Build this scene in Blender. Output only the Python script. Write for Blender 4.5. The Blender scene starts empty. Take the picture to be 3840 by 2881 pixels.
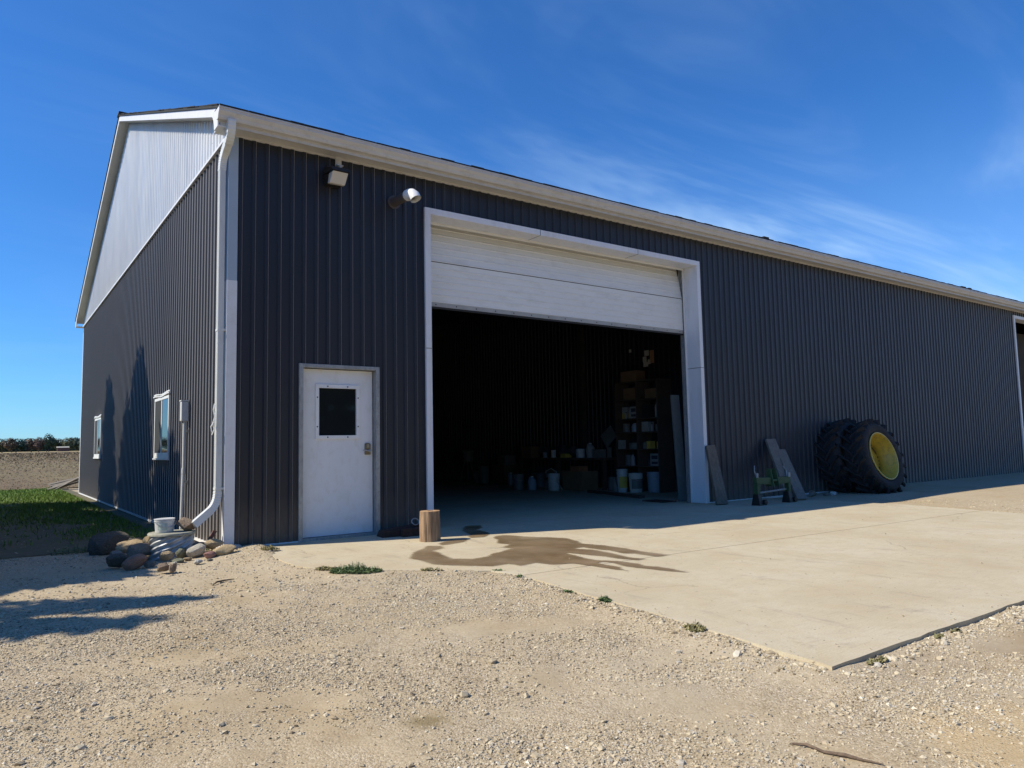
import bpy, math, random
import numpy as np
from mathutils import Vector, Matrix, noise

random.seed(7)
rng = np.random.default_rng(11)
SC = bpy.context.scene
COL = SC.collection
PI = math.pi

# ------------------------------------------------------------------ objects
def tag(o, label=None, cat=None, group=None, kind=None):
    if label: o['label'] = label
    if cat: o['category'] = cat
    if group: o['group'] = group
    if kind: o['kind'] = kind
    return o

def empty(name, loc=(0, 0, 0), label=None, cat=None, group=None, rz=0.0):
    o = bpy.data.objects.new(name, None)
    o.location = loc
    o.rotation_euler = (0, 0, rz)
    o.empty_display_size = 0.1
    COL.objects.link(o)
    return tag(o, label, cat, group)

class MB:
    """collects simple solids, then links them as one mesh"""
    def __init__(s):
        s.v = []; s.f = []; s.m = []
    def add(s, vs, fs, mi=0):
        n = len(s.v)
        s.v += [tuple(p) for p in vs]
        s.f += [tuple(i + n for i in f) for f in fs]
        s.m += [mi] * len(fs)
    def box(s, x0, x1, y0, y1, z0, z1, mi=0):
        s.add([(x0, y0, z0), (x1, y0, z0), (x1, y1, z0), (x0, y1, z0), (x0, y0, z1), (x1, y0, z1), (x1, y1, z1), (x0, y1, z1)],
              [(0, 3, 2, 1), (4, 5, 6, 7), (0, 1, 5, 4), (1, 2, 6, 5), (2, 3, 7, 6), (3, 0, 4, 7)], mi)
    def hexa(s, p, mi=0):
        s.add(p, [(0, 3, 2, 1), (4, 5, 6, 7), (0, 1, 5, 4), (1, 2, 6, 5), (2, 3, 7, 6), (3, 0, 4, 7)], mi)
    def prism(s, poly, axis, a, b, mi=0):
        def P(u, v, w):
            return {'x': (w, u, v), 'y': (u, w, v), 'z': (u, v, w)}[axis]
        n = len(poly)
        vs = [P(u, v, a) for u, v in poly] + [P(u, v, b) for u, v in poly]
        s.add(vs, [tuple(range(n))[::-1], tuple(range(n, 2 * n))] + [(i, (i + 1) % n, n + (i + 1) % n, n + i) for i in range(n)], mi)
    def tube(s, path, rad, seg=12, caps=True, mi=0):
        path = [Vector(p) for p in path]
        rad = rad if isinstance(rad, (list, tuple)) else [rad] * len(path)
        rings = []
        ref = None
        for i, p in enumerate(path):
            t = (path[min(i + 1, len(path) - 1)] - path[max(i - 1, 0)]).normalized()
            if ref is None:
                ref = Vector((0, 0, 1)) if abs(t.z) < .9 else Vector((1, 0, 0))
            u = (ref - t * ref.dot(t)).normalized(); w = t.cross(u); ref = u
            rings.append([p + (u * math.cos(2 * PI * k / seg) + w * math.sin(2 * PI * k / seg)) * rad[i] for k in range(seg)])
        vs = [v for r in rings for v in r]; fs = []
        for i in range(len(rings) - 1):
            for k in range(seg):
                a = i * seg + k; b = i * seg + (k + 1) % seg
                fs.append((a, b, b + seg, a + seg))
        if caps:
            fs.append(tuple(range(seg))[::-1]); fs.append(tuple((len(rings) - 1) * seg + k for k in range(seg)))
        s.add(vs, fs, mi)
    def rtube(s, path, w, d, side, scales=None, mi=0):
        path = [Vector(p) for p in path]; side = Vector(side).normalized(); rings = []
        for i, p in enumerate(path):
            t = (path[min(i + 1, len(path) - 1)] - path[max(i - 1, 0)]).normalized()
            a = (side - t * side.dot(t)).normalized(); b = t.cross(a); k = scales[i] if scales else 1
            rings.append([p + a * (sx * w / 2 * k) + b * (sy * d / 2 * k) for sx, sy in ((-1, -1), (1, -1), (1, 1), (-1, 1))])
        vs = [v for r in rings for v in r]; fs = []
        for i in range(len(rings) - 1):
            for k in range(4):
                a = i * 4 + k; b = i * 4 + (k + 1) % 4
                fs.append((a, b, b + 4, a + 4))
        fs += [(3, 2, 1, 0), tuple((len(rings) - 1) * 4 + k for k in range(4))]
        s.add(vs, fs, mi)
    def lathe(s, prof, seg=32, c=(0, 0, 0), M=None, mi=0, closed=False):
        vs = []; fs = []; n = len(prof)
        for k in range(seg):
            a = 2 * PI * k / seg
            for r, z in prof:
                p = Vector((r * math.cos(a), r * math.sin(a), z))
                if M: p = M @ p
                vs.append(p + Vector(c))
        for k in range(seg):
            k2 = (k + 1) % seg
            for i in range(n if closed else n - 1):
                j = (i + 1) % n
                fs.append((k * n + i, k2 * n + i, k2 * n + j, k * n + j))
        s.add(vs, fs, mi)
    def build(s, name, mats, parent=None, smooth=False, bevel=0.0):
        me = bpy.data.meshes.new(name)
        me.from_pydata(s.v, [], s.f)
        mats = mats if isinstance(mats, (list, tuple)) else [mats]
        for m in mats: me.materials.append(m)
        if len(mats) > 1: me.polygons.foreach_set('material_index', s.m)
        if smooth:
            me.polygons.foreach_set('use_smooth', [True] * len(me.polygons))
        me.update()
        o = bpy.data.objects.new(name, me); COL.objects.link(o)
        if parent: o.parent = parent
        if bevel:
            b = o.modifiers.new('Bevel', 'BEVEL'); b.width = bevel; b.segments = 2; b.limit_method = 'ANGLE'
        if smooth and smooth != 'all':
            try:
                me.set_sharp_from_angle(angle=math.radians(smooth if smooth is not True else 40))
            except Exception: pass
        return o

def np_mesh(name, V, F, mat, tint=None, smooth=False, parent=None):
    """V (n,3), F (m,k)"""
    me = bpy.data.meshes.new(name)
    me.vertices.add(len(V)); me.vertices.foreach_set('co', np.asarray(V, dtype=np.float32).ravel())
    k = F.shape[1]
    me.loops.add(F.size); me.loops.foreach_set('vertex_index', F.astype(np.int32).ravel())
    me.polygons.add(len(F)); me.polygons.foreach_set('loop_start', np.arange(0, F.size, k, dtype=np.int32))
    try: me.polygons.foreach_set('loop_total', np.full(len(F), k, dtype=np.int32))
    except Exception: pass
    me.polygons.foreach_set('use_smooth', np.full(len(F), bool(smooth)))
    me.update(calc_edges=True)
    if tint is not None:
        a = me.attributes.new('tint', 'FLOAT', 'FACE'); a.data.foreach_set('value', np.asarray(tint, dtype=np.float32))
    me.materials.append(mat)
    o = bpy.data.objects.new(name, me); COL.objects.link(o)
    if parent: o.parent = parent
    return o

# ---------------------------------------------------------------- materials
class NT:
    def __init__(s, m):
        m.use_nodes = True; s.t = m.node_tree; s.n = s.t.nodes; s.l = s.t.links
        s.b = s.n.get('Principled BSDF')
    def node(s, typ, **kw):
        n = s.n.new(typ)
        for k, v in kw.items():
            if k.startswith('_'): setattr(n, k[1:], v)
            else: n.inputs[k.replace('__', ' ')].default_value = v
        return n
    def coord(s, scale=(1, 1, 1), kind='Object', rot=(0, 0, 0)):
        tc = s.n.new('ShaderNodeTexCoord'); mp = s.n.new('ShaderNodeMapping')
        mp.inputs['Scale'].default_value = scale; mp.inputs['Rotation'].default_value = rot
        s.l.new(tc.outputs[kind], mp.inputs['Vector']); return mp.outputs['Vector']
    def noise(s, vec, scale, detail=4, rough=.55, dist=0):
        n = s.n.new('ShaderNodeTexNoise'); n.inputs['Scale'].default_value = scale; n.inputs['Detail'].default_value = detail
        n.inputs['Roughness'].default_value = rough; n.inputs['Distortion'].default_value = dist
        s.l.new(vec, n.inputs['Vector']); return n.outputs['Fac']
    def ramp(s, fac, stops):
        r = s.n.new('ShaderNodeValToRGB'); e = r.color_ramp.elements
        while len(e) > 1: e.remove(e[-1])
        e[0].position = stops[0][0]; e[0].color = tuple(stops[0][1]) + (1,) if len(stops[0][1]) == 3 else stops[0][1]
        for p, c in stops[1:]:
            q = e.new(p); q.color = tuple(c) + (1,)
        s.l.new(fac, r.inputs['Fac']); return r.outputs['Color']
    def mix(s, fac, a, b, mode='MIX'):
        m = s.n.new('ShaderNodeMix'); m.data_type = 'RGBA'; m.blend_type = mode
        for v, i in ((fac, 0), (a, 6), (b, 7)):
            if hasattr(v, 'links') or isinstance(v, bpy.types.NodeSocket): s.l.new(v, m.inputs[i])
            else: m.inputs[i].default_value = (tuple(v) + (1,)) if isinstance(v, (tuple, list)) and len(v) == 3 else v
        return m.outputs[2]
    def math(s, op, a, b=0.0, c=None):
        m = s.n.new('ShaderNodeMath'); m.operation = op
        for i, v in enumerate((a, b) if c is None else (a, b, c)):
            if isinstance(v, bpy.types.NodeSocket): s.l.new(v, m.inputs[i])
            else: m.inputs[i].default_value = v
        return m.outputs[0]
    def bump(s, h, strength=.3, dist=.01, normal=None):
        b = s.n.new('ShaderNodeBump'); b.inputs['Strength'].default_value = strength; b.inputs['Distance'].default_value = dist
        s.l.new(h, b.inputs['Height'])
        if normal: s.l.new(normal, b.inputs['Normal'])
        return b.outputs['Normal']
    def out(s, **kw):
        for k, v in kw.items():
            i = s.b.inputs[k.replace('__', ' ')]
            if isinstance(v, bpy.types.NodeSocket): s.l.new(v, i)
            else: i.default_value = (tuple(v) + (1,)) if isinstance(v, (tuple, list)) and len(v) == 3 else v

def M(name, col, rough=.6, metal=0.0, var=.15, scale=6.0, bump=0.0, bscale=60.0, stretch=(1, 1, 1), spec=.5, dirt=None, coat=0.0):
    m = bpy.data.materials.new(name); t = NT(m)
    v = t.coord(stretch)
    f = t.noise(v, scale, 5, .6)
    a = tuple(c * (1 - var) for c in col); b = tuple(min(1, c * (1 + var)) for c in col)
    c = t.ramp(f, [(.3, a), (.7, b)])
    if dirt:
        f2 = t.noise(t.coord(stretch), scale * 3.1, 6, .7)
        k = t.ramp(f2, [(.5, (0, 0, 0)), (.75, (1, 1, 1))])
        c = t.mix(k, c, dirt)
    kw = dict(Base__Color=c, Roughness=rough, Metallic=metal)
    kw['Specular__IOR__Level'.replace('__', ' ')] = spec
    t.out(**{'Base__Color': c, 'Roughness': rough, 'Metallic': metal, 'Specular__IOR__Level': spec, 'Coat__Weight': coat})
    if bump: t.out(Normal=t.bump(t.noise(v, bscale, 4, .6), bump, .01))
    return m

# painted ribbed steel: dark brown charcoal
def siding_mat(name, col, rough, metal, var=.1, coat=.0, spec=.5):
    m = bpy.data.materials.new(name); t = NT(m)
    v = t.coord((1.1, 1.1, .12)); f = t.noise(v, 1.0, 3, .5)
    v2 = t.coord((9, 9, .5)); f2 = t.noise(v2, 3.0, 4, .6)
    k = t.math('ADD', t.math('MULTIPLY', f, .6), t.math('MULTIPLY', f2, .4))
    c = t.ramp(k, [(.35, tuple(x * (1 - var) for x in col)), (.65, tuple(x * (1 + var) for x in col))])
    # pale dust splashed up from the ground and small scuffs
    tc = t.n.new('ShaderNodeTexCoord'); sp = t.n.new('ShaderNodeSeparateXYZ'); t.l.new(tc.outputs['Object'], sp.inputs[0])
    z = t.math('MULTIPLY', t.math('SUBTRACT', .55, sp.outputs['Z']), 1.4)
    z = t.math('MULTIPLY', t.math('MAXIMUM', z, 0.0), t.noise(t.coord((6, 6, 2)), 3.0, 5, .7))
    c = t.mix(t.math('MINIMUM', z, .5), c, (.2, .165, .12))
    sc = t.ramp(t.noise(t.coord((25, 25, 9)), 4.0, 3, .5), [(.74, (0, 0, 0)), (.8, (.35, .35, .35))])
    c = t.mix(sc, c, (.3, .29, .27))
    r = t.ramp(f2, [(.3, (rough * .85,) * 3), (.7, (rough * 1.15,) * 3)])
    t.out(Base__Color=c, Roughness=r, Metallic=metal, Coat__Weight=coat, Specular__IOR__Level=spec)
    if metal == 0: t.out(Sheen__Weight=1.0, Sheen__Roughness=.36, Sheen__Tint=(1.0, .95, .89))   # added sheen brightens the sunlit side wall at grazing view
    n1 = t.bump(t.noise(t.coord((1.3, 1.3, .35)), 2.2, 2, .5), .25, .02)
    wv = t.n.new('ShaderNodeTexWave'); wv.inputs['Scale'].default_value = 1.0; wv.wave_type = 'BANDS'; wv.bands_direction = 'DIAGONAL'
    t.l.new(t.coord((16.5, 16.5, 0)), wv.inputs['Vector'])
    t.out(Normal=t.bump(wv.outputs['Fac'], .10, .004, n1))
    return m

MT = {}
MT['brown'] = siding_mat('painted_brown_steel', (.0100, .0125, .0205), .50, 0.0, .14, .0, .5)
MT['galv'] = siding_mat('galvanised_steel', (.68, .685, .67), .50, .52, .07)
MT['white_trim'] = M('white_trim_metal', (.74, .74, .74), .42, 0, .03, 3, .05, 30, dirt=(.66, .65, .62))
MT['gutter'] = M('cream_gutter_metal', (.54, .53, .51), .4, 0, .06, 2.5, .04, 20, dirt=(.44, .42, .38), stretch=(1, 1, 2))
MT['soffit'] = M('vented_soffit', (.56, .54, .50), .5, 0, .06, 3, .05, 40)
MT['downspout'] = M('white_downspout', (.66, .68, .66), .38, 0, .04, 5, .03, 40, dirt=(.56, .55, .50), stretch=(1, 1, .2))
MT['jamb'] = M('grey_jamb_metal', (.74, .75, .78), .38, 0, .03, 2, .05, 20, dirt=(.62, .61, .60), stretch=(1, 1, .2))
MT['doorpanel'] = M('cream_sectional_panel', (.80, .80, .765), .45, 0, .03, 1.5, .06, 140, dirt=(.70, .69, .64), stretch=(.6, 1, 2))
MT['mandoor'] = M('white_steel_door', (.74, .75, .75), .5, 0, .03, 4, .10, 90, dirt=(.66, .65, .61), stretch=(1, 1, .6))
MT['zinc'] = M('zinc_door_frame', (.34, .35, .35), .5, .45, .22, 22, .08, 60, dirt=(.2, .2, .19), stretch=(1, 1, .4))
MT['pvc'] = M('white_vinyl', (.78, .78, .76), .35, 0, .04, 8)
MT['seal'] = M('black_rubber_seal', (.02, .02, .02), .7)
MT['screw'] = M('dark_screw_head', (.03, .03, .03), .5, .3)
MT['shingle'] = M('dark_asphalt_shingle', (.025, .028, .027), .95, 0, .5, 30, .6, 90)
MT['interior_dark'] = M('unfinished_dark_boards', (.05, .045, .04), .9, 0, .3, 3)
MT['brass'] = M('worn_brass_hardware', (.22, .18, .12), .4, .8, .2, 30)
MT['steel'] = M('bright_steel', (.45, .45, .44), .35, .9, .1, 10)
MT['black'] = M('black_plastic', (.025, .025, .027), .5)
MT['bronze'] = M('dark_bronze_housing', (.03, .028, .027), .45, .4)
MT['pvcpipe'] = M('grey_conduit', (.6, .61, .6), .45, 0, .06, 12)
MT['concrete_lid'] = M('weathered_concrete_lid', (.34, .33, .26), .85, 0, .25, 9, .4, 60, dirt=(.2, .2, .15))
MT['rust'] = M('rusty_iron', (.055, .03, .022), .9, .2, .4, 25, .5, 60)
MT['steelrust'] = M('brown_painted_angle', (.16, .08, .07), .7, .1, .25, 15, .2, 50)
MT['yellow'] = M('yellow_wheel_paint', (.56, .40, .05), .42, 0, .12, 5, .06, 20, dirt=(.26, .19, .07))
MT['rubber'] = M('dusty_tyre_rubber', (.021, .021, .022), .85, 0, .4, 7, .3, 50, dirt=(.055, .048, .038))
MT['greenpaint'] = M('green_implement_paint', (.035, .085, .03), .6, 0, .2, 12, .1, 40, dirt=(.07, .08, .05))
MT['bucket'] = M('white_plastic_pail', (.62, .63, .62), .4, 0, .06, 12, dirt=(.45, .43, .38))
MT['bluegrey'] = M('blue_grey_plastic', (.30, .36, .43), .45, 0, .08, 9)
MT['greyplastic'] = M('grey_plastic', (.16, .17, .16), .5, 0, .1, 9)
MT['cardboard'] = M('brown_cardboard', (.19, .12, .065), .85, 0, .12, 7)
MT['paper'] = M('pinned_paper', (.6, .59, .54), .8, 0, .05, 9)
MT['orangepaper'] = M('orange_paper', (.5, .28, .16), .8, 0, .05, 9)
MT['ply'] = M('dark_shelf_board', (.085, .06, .045), .8, 0, .2, 5, .1, 40)
MT['tarp'] = M('dark_cloth', (.05, .05, .06), .9, 0, .3, 6, .5, 12)
MT['yellowlabel'] = M('yellow_label', (.55, .43, .08), .6)
MT['redbrown'] = M('faded_red_metal', (.10, .045, .04), .7, 0, .15, 2)
MT['paleroof'] = M('pale_metal_roof', (.6, .56, .44), .5, 0, .05, 2)
MT['greyboards'] = M('weathered_grey_boards', (.20, .175, .14), .9, 0, .25, 8, .4, 40)

def glass_mat():
    m = bpy.data.materials.new('dark_window_glass'); t = NT(m)
    f = t.noise(t.coord((1, 1, 1)), 2.5, 3, .5)
    t.out(Base__Color=(.012, .015, .016), Roughness=.045, Specular__IOR__Level=.42, Normal=t.bump(f, .06, .02))
    return m
MT['glass'] = glass_mat(); MT['screen'] = M('dark_insect_screen', (.035, .037, .038), .7, 0, .15, 6)
def lens_mat():
    m = bpy.data.materials.new('ribbed_lamp_lens'); t = NT(m)
    wv = t.n.new('ShaderNodeTexWave'); wv.inputs['Scale'].default_value = 30; t.l.new(t.coord(), wv.inputs['Vector'])
    t.out(Base__Color=(.55, .52, .47), Roughness=.25, Normal=t.bump(wv.outputs['Fac'], .3, .004)); return m
MT['lens'] = lens_mat()

def wood_mat(name, a, b, st=(1, 1, .12), sc=30):
    m = bpy.data.materials.new(name); t = NT(m)
    v = t.coord(st); f = t.noise(v, sc, 6, .65, .4); g = t.noise(t.coord(), 3, 3)
    k = t.math('ADD', t.math('MULTIPLY', f, .75), t.math('MULTIPLY', g, .25))
    t.out(Base__Color=t.ramp(k, [(.32, a), (.5, tuple((x + y) / 2 for x, y in zip(a, b))), (.68, b)]), Roughness=.85, Normal=t.bump(f, .8, .012))
    return m
MT['log'] = wood_mat('weathered_log_side', (.13, .075, .04), (.45, .31, .19), (1, 1, .07), 45)
MT['logtop'] = wood_mat('sawn_log_end', (.30, .17, .08), (.55, .37, .21), (1, 1, 1), 12)
MT['plank'] = wood_mat('old_plank_wood', (.10, .08, .06), (.24, .19, .14), (6, 6, .35), 5)
MT['plankgrey'] = wood_mat('old_grey_plank_wood', (.13, .115, .095), (.27, .235, .19), (6, 6, .35), 5)
MT['bark'] = wood_mat('tree_bark', (.05, .035, .025), (.13, .10, .07), (1, 1, .2), 10)
MT['stick'] = wood_mat('dry_twig', (.07, .045, .03), (.2, .14, .09), (1, 1, 1), 30)

def rock_mat(name, a, b, speck=None):
    m = bpy.data.materials.new(name); t = NT(m); v = t.coord()
    f = t.noise(v, 9, 6, .65); g = t.noise(v, 45, 5, .7)
    c = t.ramp(f, [(.3, a), (.7, b)])
    if speck:
        c = t.mix(t.ramp(g, [(.55, (0, 0, 0)), (.62, (1, 1, 1))]), c, speck)
    h = t.math('ADD', t.math('MULTIPLY', f, .6), t.math('MULTIPLY', g, .4))
    c = t.mix(t.ramp(t.noise(v, 22, 6, .7), [(.5, (0, 0, 0)), (.7, (.55, .55, .55))]), c, tuple(x * .6 for x in a))
    t.out(Base__Color=c, Roughness=.85, Normal=t.bump(h, 1.0, .03)); return m
RK = dict(
    tan=rock_mat('tan_sandstone', (0.439, 0.317, 0.171), (0.683, 0.525, 0.317)),
    buff=rock_mat('buff_sandstone', (0.512, 0.378, 0.195), (0.732, 0.561, 0.329)),
    red=rock_mat('red_granite', (0.268, 0.146, 0.104), (0.464, 0.281, 0.201), (0.512, 0.366, 0.293)),
    pink=rock_mat('pink_granite', (0.403, 0.183, 0.146), (0.610, 0.329, 0.268), (0.732, 0.549, 0.464)),
    grey=rock_mat('grey_fieldstone', (0.195, 0.183, 0.159), (0.390, 0.366, 0.317), (0.146, 0.146, 0.134)), dark=rock_mat('dark_fieldstone', (0.073, 0.067, 0.055), (0.171, 0.152, 0.122), (0.061, 0.061, 0.055)),
    green=rock_mat('greenish_fieldstone', (0.195, 0.207, 0.134), (0.366, 0.366, 0.244), (0.415, 0.415, 0.329)),
    speckled=rock_mat('speckled_granite', (0.561, 0.512, 0.403), (0.800, 0.744, 0.610), (0.146, 0.134, 0.110)),
    brown=rock_mat('brown_fieldstone', (0.207, 0.146, 0.098), (0.439, 0.329, 0.232), (0.512, 0.403, 0.305)),
    white=rock_mat('white_quartz', (0.610, 0.586, 0.525), (0.800, 0.800, 0.732), (0.366, 0.342, 0.305)))

def leaf_mat(name, a, b, trans=.0):
    m = bpy.data.materials.new(name); t = NT(m)
    at = t.n.new('ShaderNodeAttribute'); at.attribute_name = 'tint'
    t.out(Base__Color=t.ramp(at.outputs['Fac'], [(0, a), (1, b)]), Roughness=.65, Specular__IOR__Level=.3)
    return m
MT['needles'] = leaf_mat('spruce_needles', (.02, .045, .022), (.05, .09, .04))
MT['grass'] = leaf_mat('lawn_grass', (.10, .18, .025), (.24, .36, .06))
MT['weed'] = leaf_mat('green_weed_leaves', (.07, .12, .04), (.17, .23, .10))
MT['drygrass'] = leaf_mat('dry_weed_leaves', (.14, .14, .05), (.34, .29, .14))
MT['stubble'] = leaf_mat('crop_stubble', (.10, .065, .035), (.30, .225, .12))
TREECOL = [leaf_mat('dark_green_foliage', (.022, .048, .036), (.05, .085, .055)), leaf_mat('rusty_autumn_foliage', (.06, .05, .036), (.15, .105, .065)),
           leaf_mat('olive_foliage', (.045, .06, .034), (.12, .125, .065)), leaf_mat('reddish_foliage', (.065, .046, .04), (.13, .085, .07))]

def gravel_stone_mat():
    m = bpy.data.materials.new('crushed_limestone'); t = NT(m)
    at = t.n.new('ShaderNodeAttribute'); at.attribute_name = 'tint'
    c = t.ramp(at.outputs['Fac'], [(0, (.11, .085, .055)), (.14, (.28, .22, .14)), (.45, (.46, .38, .25)), (.72, (.55, .475, .335)), (.86, (.38, .345, .285)), (1, (.72, .655, .51))])
    t.out(Base__Color=c, Roughness=.9); return m
MT['stones'] = gravel_stone_mat()

def ground_mat():
    m = bpy.data.materials.new('gravelly_dirt'); t = NT(m); v = t.coord()
    big = t.noise(v, .35, 4, .6); mid = t.noise(v, 2.2, 6, .7); patch = t.noise(v, 1.1, 5, .65, .5); fine = t.noise(v, 75, 4, .7)
    c = t.ramp(mid, [(.3, (.335, .25, .14)), (.5, (.42, .33, .20)), (.7, (.49, .40, .26))])
    c = t.mix(t.ramp(big, [(.42, (0, 0, 0)), (.62, (.7, .7, .7))]), c, (.47, .41, .305))
    vo = t.n.new('ShaderNodeTexVoronoi'); vo.inputs['Scale'].default_value = 100; t.l.new(v, vo.inputs['Vector'])
    vo2 = t.n.new('ShaderNodeTexVoronoi'); vo2.inputs['Scale'].default_value = 190; t.l.new(v, vo2.inputs['Vector'])
    st = t.ramp(vo.outputs['Color'], [(0, (.17, .125, .075)), (.35, (.40, .315, .20)), (.8, (.56, .47, .33)), (1, (.76, .68, .52))])
    loose = t.ramp(patch, [(.40, (.12, .12, .12)), (.60, (.85, .85, .85))])
    c = t.mix(loose, c, st)
    c = t.mix(t.ramp(fine, [(.30, (.6, .6, .6)), (.48, (0, 0, 0))]), c, (.24, .175, .10))
    tc = t.n.new('ShaderNodeTexCoord')
    def spot(cx, cy, sx, sy, grow, col, mx_):
        nonlocal c
        vm = t.n.new('ShaderNodeVectorMath'); vm.operation = 'DISTANCE'; mp = t.n.new('ShaderNodeMapping'); mp.inputs['Scale'].default_value = (sx, sy, 0)
        t.l.new(tc.outputs['Object'], mp.inputs['Vector']); t.l.new(mp.outputs[0], vm.inputs[0]); vm.inputs[1].default_value = (cx * sx, cy * sy, 0)
        d = t.math('MAXIMUM', t.math('MULTIPLY', t.math('SUBTRACT', t.math('ADD', grow, t.math('MULTIPLY', t.math('SUBTRACT', patch, .5), 1.6)), vm.outputs['Value']), 1.6), 0.0)
        c = t.mix(t.math('MINIMUM', d, mx_), c, col)
    spot(1.0, -7.35, 1.6, 2.2, .75, (.56, .39, .17), .32)      # rusty orange gravel
    spot(2.7, -6.95, .55, 1.5, .75, (.29, .205, .115), .65)    # damp bare earth
    spot(-.68, -5.8, 6.0, 6.0, .75, (.20, .15, .07), .8)       # dark spot
    h = t.math('MULTIPLY', t.math('ADD', t.math('MULTIPLY', vo.outputs['Distance'], -.9), t.math('MULTIPLY', vo2.outputs['Distance'], -.4)), loose)
    t.out(Base__Color=c, Roughness=.95, Specular__IOR__Level=.25, Normal=t.bump(h, .8, .008)); return m
MT['ground'] = ground_mat()

def field_mat():
    m = bpy.data.materials.new('harvested_field'); t = NT(m)
    v = t.coord((1, .22, 1), rot=(0, 0, .5)); f = t.noise(v, .55, 7, .72, .3); g = t.noise(t.coord((1, .5, 1)), .045, 4, .6)
    fine = t.noise(t.coord((1, .7, 1), rot=(0, 0, .5)), 6, 6, .8)
    c = t.ramp(f, [(.3, (.105, .072, .042)), (.5, (.16, .115, .065)), (.7, (.23, .175, .10))])
    c = t.mix(t.ramp(g, [(.4, (0, 0, 0)), (.65, (.8, .8, .8))]), c, (.18, .155, .075))
    c = t.mix(t.ramp(fine, [(.5, (0, 0, 0)), (.72, (.8, .8, .8))]), c, (.30, .235, .135))
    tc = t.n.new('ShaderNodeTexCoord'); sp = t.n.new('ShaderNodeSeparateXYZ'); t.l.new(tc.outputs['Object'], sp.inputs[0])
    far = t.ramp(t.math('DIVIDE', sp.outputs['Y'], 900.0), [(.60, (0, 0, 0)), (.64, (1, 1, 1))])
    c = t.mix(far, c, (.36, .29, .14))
    t.out(Base__Color=c, Roughness=.95, Specular__IOR__Level=.2, Normal=t.bump(fine, .8, .05)); return m
MT['field'] = field_mat()

def lawn_mat():
    m = bpy.data.materials.new('thin_turf'); t = NT(m); v = t.coord()
    f = t.noise(v, 3, 6, .7); g = t.noise(v, 14, 5, .7)
    c = t.ramp(f, [(.35, (.16, .12, .075)), (.6, (.10, .105, .05))])
    tc = t.n.new('ShaderNodeTexCoord'); sp = t.n.new('ShaderNodeSeparateXYZ'); t.l.new(tc.outputs['Object'], sp.inputs[0])
    k = t.math('MULTIPLY', t.math('SUBTRACT', t.math('ADD', sp.outputs['Y'], t.math('MULTIPLY', g, 4.0)), 7.0), .2)
    k = t.math('MINIMUM', t.math('MAXIMUM', k, 0.0), .85)
    e1 = t.math('MINIMUM', t.math('MAXIMUM', t.math('MULTIPLY', t.math('SUBTRACT', t.math('SUBTRACT', -.10, sp.outputs['X']), t.math('MULTIPLY', f, .8)), 3.0), 0.0), 1.0)
    c = t.mix(t.math('MULTIPLY', k, e1), c, (.075, .11, .03)); t.out(Base__Color=c, Roughness=.95, Normal=t.bump(g, .8, .03)); return m
MT['lawn'] = lawn_mat()

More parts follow.
